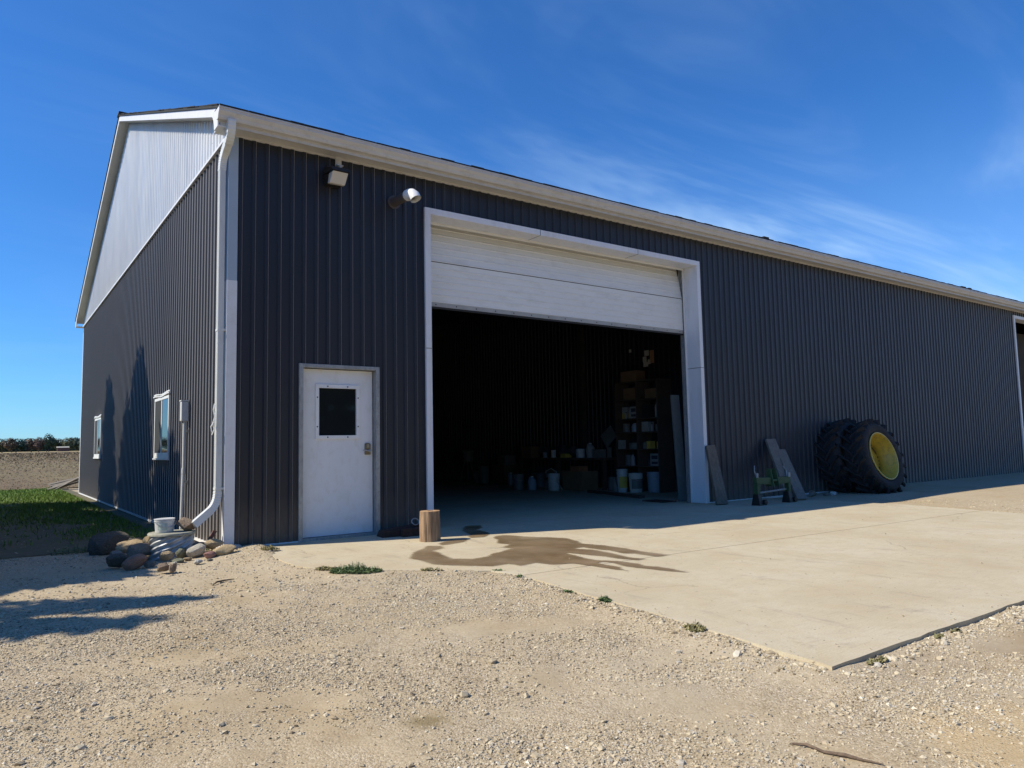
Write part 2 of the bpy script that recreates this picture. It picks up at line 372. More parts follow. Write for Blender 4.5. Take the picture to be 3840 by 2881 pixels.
def concrete_mat(name, wet=False):
    m = bpy.data.materials.new(name); t = NT(m); v = t.coord()
    f = t.noise(v, .8, 5, .6); g = t.noise(v, 7, 6, .7); h = t.noise(v, 90, 4, .7); br = t.noise(t.coord((.5, 9, 1)), 9, 4, .7)
    if wet:
        c = t.ramp(t.noise(v, 1.6, 5, .65), [(.3, (.175, .115, .058)), (.7, (.285, .205, .12))])
        c = t.mix(t.ramp(g, [(.45, (0, 0, 0)), (.7, (.5, .5, .5))]), c, (.22, .15, .085))
        t.out(Base__Color=c, Roughness=t.ramp(t.noise(v, 3, 4), [(.35, (.28,) * 3), (.65, (.62,) * 3)]), Specular__IOR__Level=.5, Normal=t.bump(h, .25, .004))
        at = t.n.new('ShaderNodeAttribute'); at.attribute_name = 'wet'; tr = t.n.new('ShaderNodeBsdfTransparent'); ms = t.n.new('ShaderNodeMixShader')
        t.l.new(at.outputs['Fac'], ms.inputs[0]); t.l.new(tr.outputs[0], ms.inputs[1]); t.l.new(t.b.outputs[0], ms.inputs[2])
        t.l.new(ms.outputs[0], t.n['Material Output'].inputs['Surface']); return m
    c = t.ramp(f, [(.3, (.48, .40, .26)), (.5, (.555, .485, .335)), (.7, (.59, .525, .38))])
    c = t.mix(t.ramp(t.noise(v, 2.3, 6, .7, .6), [(.45, (0, 0, 0)), (.68, (.55, .55, .55))]), c, (.50, .39, .23))
    c = t.mix(t.ramp(g, [(.48, (0, 0, 0)), (.75, (.55, .55, .55))]), c, (.45, .375, .26))
    c = t.mix(t.ramp(br, [(.56, (0, 0, 0)), (.72, (.7, .7, .7))]), c, (.33, .26, .18))
    c = t.mix(t.ramp(h, [(.35, (.5, .5, .5)), (.6, (0, 0, 0))]), c, (.38, .32, .23))
    sp_ = t.ramp(t.noise(v, 30, 3, .5), [(.69, (0, 0, 0)), (.72, (.85, .85, .85))]); c = t.mix(sp_, c, (.16, .12, .08))
    oil = t.ramp(t.noise(v, 1.7, 5, .75), [(.62, (0, 0, 0)), (.72, (.6, .6, .6))]); c = t.mix(oil, c, (.26, .21, .16))
    # tyre scuffs running across the slab
    w = t.noise(t.coord((1.5, .35, 1), rot=(0, 0, .25)), 3.5, 6, .75, .6)
    c = t.mix(t.ramp(w, [(.56, (0, 0, 0)), (.70, (.7, .7, .7))]), c, (.36, .30, .22))
    tc = t.n.new('ShaderNodeTexCoord'); s = t.n.new('ShaderNodeSeparateXYZ'); t.l.new(tc.outputs['Object'], s.inputs[0])
    wob = t.math('MULTIPLY', t.math('SUBTRACT', t.noise(v, 6, 3), .5), .02)
    def line(coord, pos, wdt):
        d = t.math('ABSOLUTE', t.math('SUBTRACT', t.math('ADD', coord, wob), pos))
        return t.math('LESS_THAN', d, wdt)
    k = t.math('MAXIMUM', line(t.math('ADD', s.outputs['Y'], t.math('MULTIPLY', s.outputs['X'], .035)), -3.50, .006), line(s.outputs['Y'], -.17, .005))
    vc = t.n.new('ShaderNodeTexVoronoi'); vc.feature = 'DISTANCE_TO_EDGE'; vc.inputs['Scale'].default_value = .28
    wv_ = t.n.new('ShaderNodeVectorMath'); wv_.operation = 'ADD'; nz = t.n.new('ShaderNodeTexNoise'); nz.inputs['Scale'].default_value = 2.5; nz.inputs['Detail'].default_value = 6; t.l.new(v, nz.inputs['Vector'])
    sc_ = t.n.new('ShaderNodeVectorMath'); sc_.operation = 'SCALE'; sc_.inputs['Scale'].default_value = .35; t.l.new(nz.outputs['Color'], sc_.inputs[0]); t.l.new(v, wv_.inputs[0]); t.l.new(sc_.outputs[0], wv_.inputs[1]); t.l.new(wv_.outputs[0], vc.inputs['Vector'])
    ck = t.math('MULTIPLY', t.math('LESS_THAN', vc.outputs['Distance'], .0013), t.math('GREATER_THAN', t.noise(v, .6, 2), .56))
    k = t.math('MAXIMUM', k, t.math('MULTIPLY', ck, .35))
    c = t.mix(k, c, (.17, .13, .09))
    hh = t.math('ADD', t.math('MULTIPLY', h, .5), t.math('MULTIPLY', g, .5))
    nn = t.bump(hh, .35, .006); t.out(Base__Color=c, Roughness=.88, Specular__IOR__Level=.3, Normal=t.bump(t.math('MULTIPLY', k, -1.0), .6, .008, nn)); return m
MT['concrete'] = concrete_mat('broom_finished_concrete'); MT['wet'] = concrete_mat('wet_concrete', True)

def corrug_mat():
    m = bpy.data.materials.new('galvanised_culvert'); t = NT(m); v = t.coord()
    t.out(Base__Color=t.ramp(t.noise(v, 9, 6, .7), [(.3, (.26, .27, .27)), (.7, (.62, .63, .62))]), Roughness=.5, Metallic=.35, Normal=t.bump(t.noise(v, 50, 4), .2, .01)); return m
MT['culvert'] = corrug_mat()

# ------------------------------------------------------------------ terrain
def fnoise(x, y, s, seed=0.0):
    """cheap smooth vector noise"""
    r = np.zeros_like(x)
    for i, (a, k, p) in enumerate([(1, 1.0, .3), (.7, 1.7, 1.9), (.5, 2.9, 4.1), (.35, 5.1, 2.2)]):
        an = p + seed + i * 1.3
        r += a * np.sin((x * np.cos(an) + y * np.sin(an)) * k / s + seed * 3 + np.sin((x * np.sin(an) - y * np.cos(an)) * k / s * .8 + i) * 1.5)
    return r / 2.5
PAD = [(.36, 0), (.33, -.45), (.22, -1.1), (.2, -1.7), (.3, -2.05), (.45, -2.32), (.74, -2.66), (1.08, -2.95), (1.41, -3.18), (1.47, -3.55), (1.37, -4.4), (1.30, -5.2), (1.2, -5.95), (1.12, -6.52),
       (3.4, -6.53), (6.5, -6.55), (9.35, -6.56), (9.5, -4.4), (9.95, -2.6), (9.9, -1.2), (9.85, 0)]
def pad_dist(x, y, seg=PAD):
    d = np.full(np.broadcast(x, y).shape, 9.0)
    for (ax, ay), (bx, by) in zip(seg[:-1], seg[1:]):
        vx, vy = bx - ax, by - ay; t = np.clip(((x - ax) * vx + (y - ay) * vy) / (vx * vx + vy * vy), 0, 1)
        d = np.minimum(d, np.hypot(x - ax - t * vx, y - ay - t * vy))
    return d
def hz(x, y):
    x = np.asarray(x, float); y = np.asarray(y, float)
    z = np.full(np.broadcast(x, y).shape, -.045)
    z = z + np.clip((y - 30) * .0058, 0, 5.1)
    near = np.exp(-((x + 2) ** 2 + (y + 4) ** 2) / 400.0)
    z = z + near * (.012 * fnoise(x, y, .55) + .008 * fnoise(x, y, .16, 2.0))
    # dirt banked up against the barn corner and the well, and level with the slab's ragged edge
    z = z + .045 * np.exp(-(((x - .15) / .45) ** 2 + ((y + .25) / .5) ** 2)) + .03 * np.exp(-(((x - .9) / .9) ** 2 + ((y + 2.6) / .5) ** 2)) * (y < 0)
    dl = pad_dist(x, y, PAD[:14]); df = pad_dist(x, y, PAD[13:17]); dr = pad_dist(x, y, PAD[16:])
    z = z + .037 * np.exp(-(dl / .22) ** 2) * np.clip(df * 2, .35, 1) + .022 * np.exp(-(df / .3) ** 2) + .03 * np.exp(-(dr / .3) ** 2)
    # yard to the right of the slab rises gently
    z = z + np.clip((x - 10.2) * .02, 0, .06)
    return z

def in_poly(X, Y, P, grow=.0):
    c = np.zeros(len(X), bool); n = len(P)
    for i in range(n):
        x1, y1 = P[i]; x2, y2 = P[(i + 1) % n]
        k = ((y1 > Y) != (y2 > Y)) & (X < (x2 - x1) * (Y - y1) / (y2 - y1 + 1e-12) + x1); c ^= k
    return c
def ground_sheet():
    def axis(lo, hi, nlo, nhi, n_in, n_out):
        a = np.linspace(nlo, nhi, n_in)
        l = nlo - np.geomspace(.15, nlo - lo, n_out)[::1]; r = nhi + np.geomspace(.15, hi - nhi, n_out)
        return np.concatenate([l[::-1], a, r])
    X = axis(-2600, 2600, -4.5, 6, 260, 60); Y = axis(-2600, 2600, -9, 1.5, 260, 60)
    gx, gy = np.meshgrid(X, Y); z = hz(gx, gy)
    V = np.stack([gx.ravel(), gy.ravel(), z.ravel()], 1); nx = len(X)
    i, j = np.meshgrid(np.arange(nx - 1), np.arange(len(Y) - 1)); a = (j * nx + i).ravel()
    F = np.stack([a, a + 1, a + nx + 1, a + nx], 1)
    # keep the ground below the slab and the barn floor
    inpad = in_poly(V[:, 0], V[:, 1], PAD) & (pad_dist(V[:, 0], V[:, 1]) > .05)
    V[inpad, 2] = -.12
    inb = (V[:, 0] > .1) & (V[:, 0] < 36) & (V[:, 1] > .1) & (V[:, 1] < 15.4); V[inb, 2] = -.12
    return np_mesh('ground', V, F, MT['ground'], smooth=True)
tag(ground_sheet(), kind='structure')

def sheet(name, x0, x1, y0, y1, nx, ny, dz, mat, geo=False):
    X = np.linspace(x0, x1, nx); Y = np.linspace(y0, y1, ny) if not geo else y0 - 1 + np.geomspace(1, y1 - y0 + 1, ny)
    if geo:
        h = np.geomspace(1, x1 + 1, nx // 2) - 1; X = np.concatenate([-h[::-1], h[1:]])
    gx, gy = np.meshgrid(X, Y); n = len(X)
    gy2 = gy.copy()
    if not geo: gy2 += (.25 * fnoise(gx, gy, .35) + .12 * fnoise(gx, gy, .8)) * ((gy == Y[0]) | (gy == Y[-1]))
    V = np.stack([gx.ravel(), gy2.ravel(), hz(gx, gy2).ravel() + dz], 1)
    i, j = np.meshgrid(np.arange(n - 1), np.arange(ny - 1)); a = (j * n + i).ravel()
    return tag(np_mesh(name, V, np.stack([a, a + 1, a + n + 1, a + n], 1), mat, smooth=True), kind='structure')
sheet('field', -2500, 2500, 19.9, 2500, 120, 120, .03, MT['field'], True)
sheet('lawn', -40, .04, 1.4, 20.2, 120, 60, .010, MT['lawn'])

# concrete pad
def pad():
    pts = []
    for i, (a, b) in enumerate(zip(PAD, PAD[1:] + PAD[:1])):
        n = 1 if i == len(PAD) - 1 else max(1, int(math.dist(a, b) / .12))
        for k in range(n):
            t = k / n; jx, jy = (random.uniform(-.008, .008), random.uniform(-.008, .008)) if 0 < i < len(PAD) - 2 else (0, 0)
            pts.append((a[0] + (b[0] - a[0]) * t + jx, a[1] + (b[1] - a[1]) * t + jy))
    pts = pts[::-1]
    m = MB(); m.prism(pts, 'z', -.15, 0.0)
    return tag(m.build('concrete_pad', MT['concrete'], bevel=0), kind='structure')
pad()
m = MB(); m.box(.14, 35.9, .001, 15.38, -.15, -.003); tag(m.build('barn_floor', MT['concrete']), kind='structure')

# wet patches (outline of the spilled water)
WA = [(1.9, -1.52), (1.78, -1.4), (1.61, -1.58), (1.43, -1.73), (1.21, -2.07), (1.22, -2.31), (1.19, -2.54), (1.29, -2.72), (1.4, -2.85), (1.54, -3.02), (1.73, -3.01), (1.75, -3.17), (1.95, -3.14), (2.01, -3.32), (2.17, -3.39), (2.21, -3.6), (2.22, -3.75), (2.23, -3.88), (2.26, -4.0), (2.31, -3.86), (2.35, -3.82), (2.34, -3.63), (2.35, -3.52), (2.43, -3.52), (2.46, -3.62), (2.42, -3.78), (2.42, -3.94), (2.46, -4.06), (2.5, -4.25), (2.57, -4.38), (2.61, -4.23), (2.6, -4.02), (2.55, -3.92), (2.6, -3.79), (2.56, -3.57), (2.45, -3.38), (2.48, -3.17), (2.53, -2.87), (2.57, -2.87), (2.62, -3.1), (2.66, -3.28), (2.67, -3.52), (2.73, -3.67), (2.84, -3.65), (2.8, -3.48), (2.83, -3.32), (2.87, -3.12), (2.89, -2.85), (2.82, -2.73), (2.81, -2.66), (2.93, -2.68), (2.94, -2.84), (2.97, -3.04), (2.93, -3.26), (3.0, -3.36), (3.01, -3.64), (3.18, -3.66), (3.19, -3.46), (3.16, -3.29), (3.2, -3.03), (3.19, -2.69), (3.12, -2.46), (3.21, -2.25), (3.29, -1.97), (3.19, -1.75), (3.04, -1.49), (2.99, -1.3), (2.94, -1.2), (2.83, -1.2), (2.71, -1.33), (2.63, -1.54), (2.46, -1.76), (2.51, -1.94), (2.31, -2.07), (2.35, -2.21), (2.11, -2.33), (1.95, -2.39), (1.84, -2.5), (1.65, -2.52), (1.51, -2.39), (1.55, -2.16), (1.62, -1.92), (1.64, -1.78), (1.71, -1.74), (1.82, -1.68)]
WB = [(1.96, -1.33), (2.06, -1.25), (2.23, -1.15), (2.42, -1.24), (2.24, -1.42), (2.04, -1.47), (1.93, -1.47)]
WC = [(3.15, 0.0), (3.25, -.02), (3.35, -.1), (3.17, -.38), (3.02, -.49), (2.96, -.84), (2.83, -1.06), (2.66, -1.2), (2.51, -1.14), (2.57, -.99), (2.66, -.93), (2.82, -.45)]
def ragged(P, amp=.018, step=.05):
    o = []
    for a, b in zip(P, P[1:] + P[:1]):
        n = max(1, int(math.dist(a, b) / step))
        for k in range(n):
            t = k / n; o.append((a[0] + (b[0] - a[0]) * t + random.uniform(-amp, amp), a[1] + (b[1] - a[1]) * t + random.uniform(-amp, amp)))
    return o
from mathutils.geometry import tessellate_polygon
def stain():
    st = .012; X = np.arange(1.0, 3.6, st); Y = np.arange(-4.6, .0, st); gx, gy = np.meshgrid(X, Y); fx, fy = gx.ravel(), gy.ravel()
    sd_ = np.full(len(fx), -9.0)
    for P in (WA, WB, WC):
        ins = in_poly(fx, fy, P); d = pad_dist(fx, fy, P + [P[0]]); sd_ = np.maximum(sd_, np.where(ins, d, -d))
    sd_ += .010 * fnoise(fx, fy, .05, .4) + .006 * fnoise(fx, fy, .018, 1.4)
    wet = np.clip((sd_ + .018) / .045, 0, 1) * np.clip(.80 + .28 * fnoise(fx, fy, .35, 2.2) + .10 * fnoise(fx, fy, .07, .2), .40, 1); nx = len(X)
    i, j = np.meshgrid(np.arange(nx - 1), np.arange(len(Y) - 1)); a = (j * nx + i).ravel(); F = np.stack([a, a + 1, a + nx + 1, a + nx], 1)
    F = F[(wet[F].max(1) > 0)]
    used, inv = np.unique(F, return_inverse=True); F = inv.reshape(F.shape)
    V = np.stack([fx[used], fy[used], np.full(len(used), .004)], 1)
    o = np_mesh('water_stain', V, F, MT['wet'])
    at = o.data.attributes.new('wet', 'FLOAT', 'POINT'); at.data.foreach_set('value', wet[used].astype(np.float32))
    return tag(o, 'brown wet stain with long fingers spread over the pale concrete pad', 'water', kind='stuff')
stain()
# ------------------------------------------------------------------ barn
W, H, L = 15.484, 4.755, 36.0
SL = .379
def roofz(y): return 7.864 - SL * abs(y - 7.742)
barn = empty('metal_barn', (0, 0, 0), 'long charcoal steel barn with pale gable and half open white overhead door', 'barn')
P_, DD = .1524, .019
def prof(a, b, n0=0):
    pts = []; k = math.floor(a / P_) - 1
    base = [(0, 0), (.094, 0), (.106, DD), (.140, DD)]
    while k * P_ < b + P_:
        pts += [(k * P_ + s, d) for s, d in base]; k += 1
    def at(x):
        for (s0, d0), (s1, d1) in zip(pts, pts[1:]):
            if s0 <= x <= s1: return d0 + (d1 - d0) * (x - s0) / (s1 - s0 + 1e-9)
        return 0
    return [(a, at(a))] + [p for p in pts if a < p[0] < b] + [(b, at(b))]
def siding(mb, axis, a, b, zlo, zhi, sign=-1, pos=0.0, mi=0):
    fl = zlo if callable(zlo) else (lambda s: zlo); fh = zhi if callable(zhi) else (lambda s: zhi)
    pr = prof(a, b); vs = []
    for s, d in pr:
        q = pos + sign * d
        for z in (fl(s), fh(s)):
            vs.append((s, q, z) if axis == 'x' else (q, s, z))
    n = len(pr)
    flip = (axis == 'x') == (sign < 0)
    mb.add(vs, [((2 * i, 2 * i + 2, 2 * i + 3, 2 * i + 1) if flip else (2 * i, 2 * i + 1, 2 * i + 3, 2 * i + 2)) for i in range(n - 1)], mi)
def screws(mb, axis, a, b, rows, sign=-1, pos=0.0, mi=1, r=.008, skip=lambda s, z: False):
    k = math.ceil(a / P_ / 2) * 2
    while k * P_ < b:
        s = k * P_ + .05
        for z0 in rows:
            z = z0 + random.uniform(-.01, .01)
            if skip(s, z): continue
            if random.random() < .25: continue
            q = pos + sign * .003
            pts = [(dx * r, dz * r) for dx, dz in ((1, 0), (0, 1), (-1, 0), (0, -1))]
            vs = [((s + u, q, z + v) if axis == 'x' else (q, s + u, z + v)) for u, v in pts] + [((s, q + sign * r, z) if axis == 'x' else (q + sign * r, s, z))]
            mb.add(vs, [(0, 1, 4), (1, 2, 4), (2, 3, 4), (3, 0, 4)], mi)
        k += 3
DL, DR, DZ = .8237, 1.8733, 2.12       # man door frame
OL, OR, OZ = 2.545, 8.205, 4.345       # overhead door trim
SLL, SRR, SZ = 22.24, 28.2, 4.62       # far opening
m = MB()
siding(m, 'x', .0, DL + .01, .012, H)
siding(m, 'x', DL + .01, DR - .01, DZ - .01, H)
siding(m, 'x', DR - .01, OL + .02, .012, H)
siding(m, 'x', OL + .02, OR - .02, OZ - .02, H)
siding(m, 'x', OR - .02, SLL + .02, .012, H)
siding(m, 'x', SLL + .02, SRR - .02, SZ - .02, H)
siding(m, 'x', SRR - .02, L, .012, H)
screws(m, 'x', .2, 22, (.35, 1.2, 2.3, 3.4, 4.45), skip=lambda s, z: (DL - .1 < s < DR + .1 and z < DZ + .1) or (OL - .1 < s < OR + .1 and z < OZ + .1))
m.build('front_wall', [MT['brown'], MT['screw']], barn)
m = MB()
W1 = (3.06, 4.17, 1.0, 1.93); W2 = (10.85, 12.04, 1.0, 1.935)
siding(m, 'y', 0, W, .012, 4.735)
screws(m, 'y', .2, 15, (.35, 1.2, 2.3, 3.4, 4.3), skip=lambda s, z: (3.0 < s < 4.6 or 11 < s < 12.6) and .9 < z < 2.1)
m.build('side_wall', [MT['brown'], MT['screw']], barn)
m = MB(); siding(m, 'y', 0, W, 4.735, lambda s: roofz(s) + .02)
screws(m, 'y', .2, 15, (4.95, 5.7, 6.5, 7.3), skip=lambda s, z: z > roofz(s) - .1)
m.build('gable_panel', [MT['galv'], MT['screw']], barn)
m = MB(); siding(m, 'x', 0, L, -.12, roofz(0) + .11, +1, W); m.build('back_wall', MT['brown'], barn)
m = MB(); siding(m, 'y', 0, W, -.12, lambda s: roofz(s) + .02, +1, L); m.build('end_wall', MT['brown'], barn)
# interior partition (ribbed, faces the open bay) + framing posts
m = MB(); siding(m, 'y', .03, W - .03, .0, lambda s: min(roofz(s), 5.2), -1, 10.2); m.build('partition_wall', MT['brown'], barn)
m = MB(); m.box(.05, L - .05, 1.0, W - 1.0, 5.2, 5.24); m.build('ceiling_liner', MT['interior_dark'], barn)
for x in (.4, 2.35, 8.35, 10.4, 13, 16, 19, 22, 28.5, 31, 34):
    m = MB(); m.box(x, x + .14, .03, .17, 0, 4.9); m.build('wall_post', MT['interior_dark'], barn)
m = MB(); m.box(10.06, 10.18, 5.35, 5.49, 0, 5.2); m.build('wall_post', MT['interior_dark'], barn)
# trims
m = MB(); m.box(-.019, .095, -.019, -.001, 0, 3.04); m.box(-.019, -.001, -.001, .085, 0, 3.04); m.build('corner_trim', MT['white_trim'], barn, bevel=.002)
m = MB(); m.box(-.017, .093, -.017, -.001, 3.041, H); m.box(-.017, -.001, -.001, .083, 3.041, 4.72); m.build('corner_trim', M('blue_grey_trim_metal', (.36, .43, .50), .42, 0, .05, 3), barn, bevel=.002)['label'] = 'blue grey upper length of corner trim'
m = MB(); m.box(-.019, -.001, W - .08, W + .019, 0, 4.72); m.build('corner_trim', MT['white_trim'], barn)
m = MB(); m.box(-.045, -.0, .086, W - .081, 4.715, 4.75); m.build('division_trim', MT['white_trim'], barn, bevel=.003)
m = MB()
m.box(-.024, 0, .09, W - .08, -.02, .013)
m.build('base_flashing', MT['white_trim'], barn)
for a, b in ((.1, DL), (DR, OL), (OR + .0, SLL)):
    m = MB(); m.box(a, b, -.022, 0, -.02, .013); m.build('base_flashing', MT['white_trim'], barn)
# rake fascia and soffit along the gable
RX = -.185
def rake(mb, x0, x1, zo0, zo1, y0, y1, mi=0):
    ys = [y0, 7.742, y1]
    for a, b in zip(ys, ys[1:]):
        mb.hexa([(x0, a, roofz(a) + zo0), (x1, a, roofz(a) + zo0), (x1, b, roofz(b) + zo0), (x0, b, roofz(b) + zo0),
                 (x0, a, roofz(a) + zo1), (x1, a, roofz(a) + zo1), (x1, b, roofz(b) + zo1), (x0, b, roofz(b) + zo1)], mi)
m = MB(); rake(m, RX - .012, RX, -.005, .10, -.24, W + .24); m.build('rake_fascia', MT['white_trim'], barn, bevel=.002)
m = MB(); rake(m, RX, -.001, 0, .014, -.2, W + .2)
for i in range(1, 5):
    for y in (7.742 - i * 1.6, 7.742 + i * 1.6):
        m.box(RX + .002, -.002, y - .004, y + .004, roofz(y) - .004, roofz(y) + .002)
m.build('rake_soffit', MT['soffit'], barn)
# roof
m = MB()
rake(m, RX - .028, L + .2, .100, .132, -.30, W + .30)
roof = m.build('roof', MT['shingle'], barn)
m = MB(); x = -.2
while x < L:
    w = random.uniform(.14, .34); d = random.uniform(0, .016); t = random.uniform(.002, .014)
    if random.random() < .03: t += .03
    m.box(x, x + w - .006, -.315 - d, -.1, roofz(-.3) + .131, roofz(-.3) + .137 + t); x += w
y = -.3
while y < 7.6:
    w = random.uniform(.14, .3); x1 = RX - .030 - random.uniform(0, .012); t = random.uniform(.002, .010)
    m.hexa([(x1, y, roofz(y) + .133), (0, y, roofz(y) + .133), (0, y + w, roofz(y + w) + .133), (x1, y + w, roofz(y + w) + .133),
            (x1, y, roofz(y) + .137 + t), (0, y, roofz(y) + .137 + t), (0, y + w, roofz(y + w) + .137 + t), (x1, y + w, roofz(y + w) + .137 + t)]); y += w + .004
m.box(RX - .04, .3, 7.60, 7.88, roofz(7.742) + .115, roofz(7.742) + .15)
m.build('shingle_edge', MT['shingle'], roof)
# eave: frieze J trim, soffit, fascia, gutter
m = MB(); m.box(.0, L, -.024, -.0, 4.748, 4.775); m.build('frieze_trim', MT['gutter'], barn)
m = MB(); m.box(-.17, L, -.222, -.001, 4.776, 4.79)
m.build('eave_soffit', MT['soffit'], barn)
m = MB(); m.box(-.17, L, -.235, -.223, 4.752, roofz(-.23) + .095); m.build('eave_fascia', MT['gutter'], barn)
def eave_return(y_in, y_out, s):
    m = MB()
    poly = [(y_in, roofz(y_in if s > 0 else W - y_in) + .0), (y_in - .04 * s, 4.905), (y_in - .075 * s, 4.86), (y_in - .095 * s, 4.80), (y_in - .105 * s, 4.735), (y_out, 4.735), (y_out, roofz(-.24) + .095), (y_in, roofz(0) + .095)]
    m.prism(poly, 'x', RX - .014, RX + .004)
    return m
m = eave_return(.03, -.236, 1)
m.prism([(-.236, 4.735), (0, 4.735), (0, 4.75), (-.236, 4.75)], 'x', RX + .004, -.001)
m.build('eave_return', MT['white_trim'], barn)
m = MB(); m.prism([(W - .03, 4.95), (W + .07, 4.735), (W + .236, 4.735), (W + .236, 4.93), (W, 5.03)], 'x', RX - .014, RX + .004); m.box(RX, 0, W, W + .236, 4.735, 4.75); m.build('eave_return', MT['white_trim'], barn)
GP = [(-.236, 4.915), (-.236, 4.80), (-.292, 4.80), (-.302, 4.815), (-.312, 4.842), (-.33, 4.862), (-.343, 4.88), (-.343, 4.905), (-.352, 4.908), (-.352, 4.925), (-.338, 4.925), (-.335, 4.915)]
m = MB(); m.prism(GP[::-1], 'x', -.205, L, 0)
gut = m.build('gutter', MT['gutter'], barn)
m = MB(); g2 = [(y_ - .004 if y_ < -.24 else y_, z_ - .004 if z_ < 4.81 else z_ + .003) for y_, z_ in GP]; m.prism(g2[::-1], 'x', -.212, -.205); m.build('end_cap', MT['white_trim'], gut)
x = 2.3
while x < L: m = MB(); m.prism([(a - .002 if a < -.24 else a, b - .002 if b < 4.81 else b) for a, b in GP][::-1], 'x', x, x + .012); x += 3.05; m.build('gutter_joint', MT['gutter'], gut)

# downspout
ds = empty('downspout', (0, 0, 0)); ds.parent = barn
def bend(P, n=8):
    """quadratic bend through three points"""
    a, b, c = map(Vector, P); return [a * (1 - t) ** 2 + b * 2 * t * (1 - t) + c * t * t for t in [i / n for i in range(n + 1)]]
m = MB()
top = bend([(-.065, -.285, 4.81), (-.065, -.285, 4.66), (-.062, -.16, 4.60)], 14)
m.rtube(top, .082, .10, (1, 0, 0), [1 + (.07 if i % 2 else 0) for i in range(15)])
m.rtube([(-.062, -.17, 4.605), (-.061, -.03, 4.535)], .077, .095, (1, 0, 0))
low = bend([(-.061, -.05, 4.545), (-.068, .058, 4.49), (-.071, .060, 4.33)], 18)
m.rtube(low, .068, .092, (1, 0, 0), [1 + (.08 if i % 2 else 0) for i in range(19)])
m.build('upper_elbow', MT['downspout'], ds)
m = MB(); m.rtube([(-.071, .060, 4.34), (-.071, .060, .60)], .064, .088, (1, 0, 0))
for dx in (-.02, 0, .02): m.box(-.071 + dx - .003, -.071 + dx + .003, .013, .0165, .62, 4.34)
for dy in (.035, .08): m.box(-.1062, -.1028, dy - .004, dy + .004, .62, 4.34)
m.box(-.106, -.036, .012, .016, 2.30, 2.31)
m.build('straight_pipe', MT['downspout'], ds)
m = MB()
lo2 = bend([(-.071, .060, .64), (-.071, .060, .50), (-.16, .025, .43)], 16)
m.rtube(lo2, .090, .070, (0, 1, 0), [1 + (.07 if i % 2 else 0) for i in range(17)])
m.rtube([(-.15, .027, .435), (-.33, .0, .29)], .086, .078, (0, 1, 0))
m.build('lower_elbow', MT['downspout'], ds)
for z in (.655, 2.45):
    m = MB(); m.box(-.108, -.0195, .009, .108, z, z + .025); m.build('strap', MT['downspout'], ds)
m = MB()
pts = [(-.115, .06, 1.62), (-.13, .05, 1.55), (-.118, .04, 1.47), (-.135, .045, 1.40), (-.12, .05, 1.33), (-.14, .06, 1.27)]
m.tube(pts, .006, 6); m.tube([(-.12, .045, 1.42), (-.16, .03, 1.36), (-.15, .03, 1.30)], .006, 6)
m.build('loose_tie', MT['pvc'], ds)

# ---- man door
door = empty('entry_door', (0, 0, 0)); door.parent = barn
fw = .052
m = MB()
m.box(DL, DL + fw, -.03, .09, 0, DZ); m.box(DR - fw, DR, -.03, .09, 0, DZ); m.box(DL + fw, DR - fw, -.03, .09, DZ - .045, DZ)
m.build('door_frame', MT['zinc'], door, bevel=.003)
m = MB(); m.box(DL + fw, DR - fw, -.02, .09, -.012, .03); m.build('threshold', MT['zinc'], door)
m = MB()
sx0, sx1, sz0, sz1 = .885, 1.811, .036, 2.066
gx0, gx1, gz0, gz1 = 1.10, 1.588, 1.252, 1.836
ys0, ys1 = .062, .105
m.box(sx0, gx0, ys0, ys1, sz0, sz1); m.box(gx1, sx1, ys0, ys1, sz0, sz1); m.box(gx0, gx1, ys0, ys1, sz0, gz0); m.box(gx0, gx1, ys0, ys1, gz1, sz1)
slab = m.build('door_leaf', MT['mandoor'], door)
m = MB(); b = .045
for (a0, a1, c0, c1) in ((gx0 - b, gx1 + b, gz1, gz1 + b), (gx0 - b, gx1 + b, gz0 - b, gz0), (gx0 - b, gx0, gz0, gz1), (gx1, gx1 + b, gz0, gz1)):
    m.box(a0, a1, .045, .0615, c0, c1)
for (sx, sz) in ((1.21, gz1 + .022), (1.47, gz1 + .022), (1.21, gz0 - .022), (1.47, gz0 - .022), (gx0 - .022, 1.72), (gx1 + .022, 1.72), (gx0 - .022, 1.36), (gx1 + .022, 1.36)):
    m.box(sx - .008, sx + .008, .042, .046, sz - .008, sz + .008, 1)
m.build('window_frame', [MT['pvc'], MT['screw']], slab, bevel=.003)
m = MB(); m.box(gx0, gx1, .074, .08, gz0, gz1); m.build('pane', MT['glass'], slab)
m = MB(); m.box(1.702, 1.778, .040, .062, 1.005, 1.135); m.prism([(1.702 + .038 + .038 * math.cos(a), 1.135 + .018 * math.sin(a)) for a in [i * PI / 8 for i in range(9)]], 'y', .040, .062)
m.build('keypad_lock', MT['brass'], slab, bevel=.004)
m = MB(); m.tube([(1.762, .04, 1.055), (1.762, .005, 1.055), (1.74, .0, 1.05), (1.70, .0, 1.058), (1.672, .003, 1.066), (1.655, .006, 1.055)], [.012, .012, .009, .008, .007, .005], 10)
m.lathe([(0, .0), (.02, 0), (.02, .006), (0, .006)], 16, (1.762, .036, 1.055), Matrix.Rotation(PI / 2, 3, 'X'))
for k in range(3): m.box(1.722, 1.758, .037, .041, 1.098 + k * .014, 1.105 + k * .014)
m.build('handle', MT['steel'], slab, smooth=40)

# ---- overhead door opening
oh = empty('overhead_door', (0, 0, 0)); oh.parent = barn
tw = .088
m = MB()
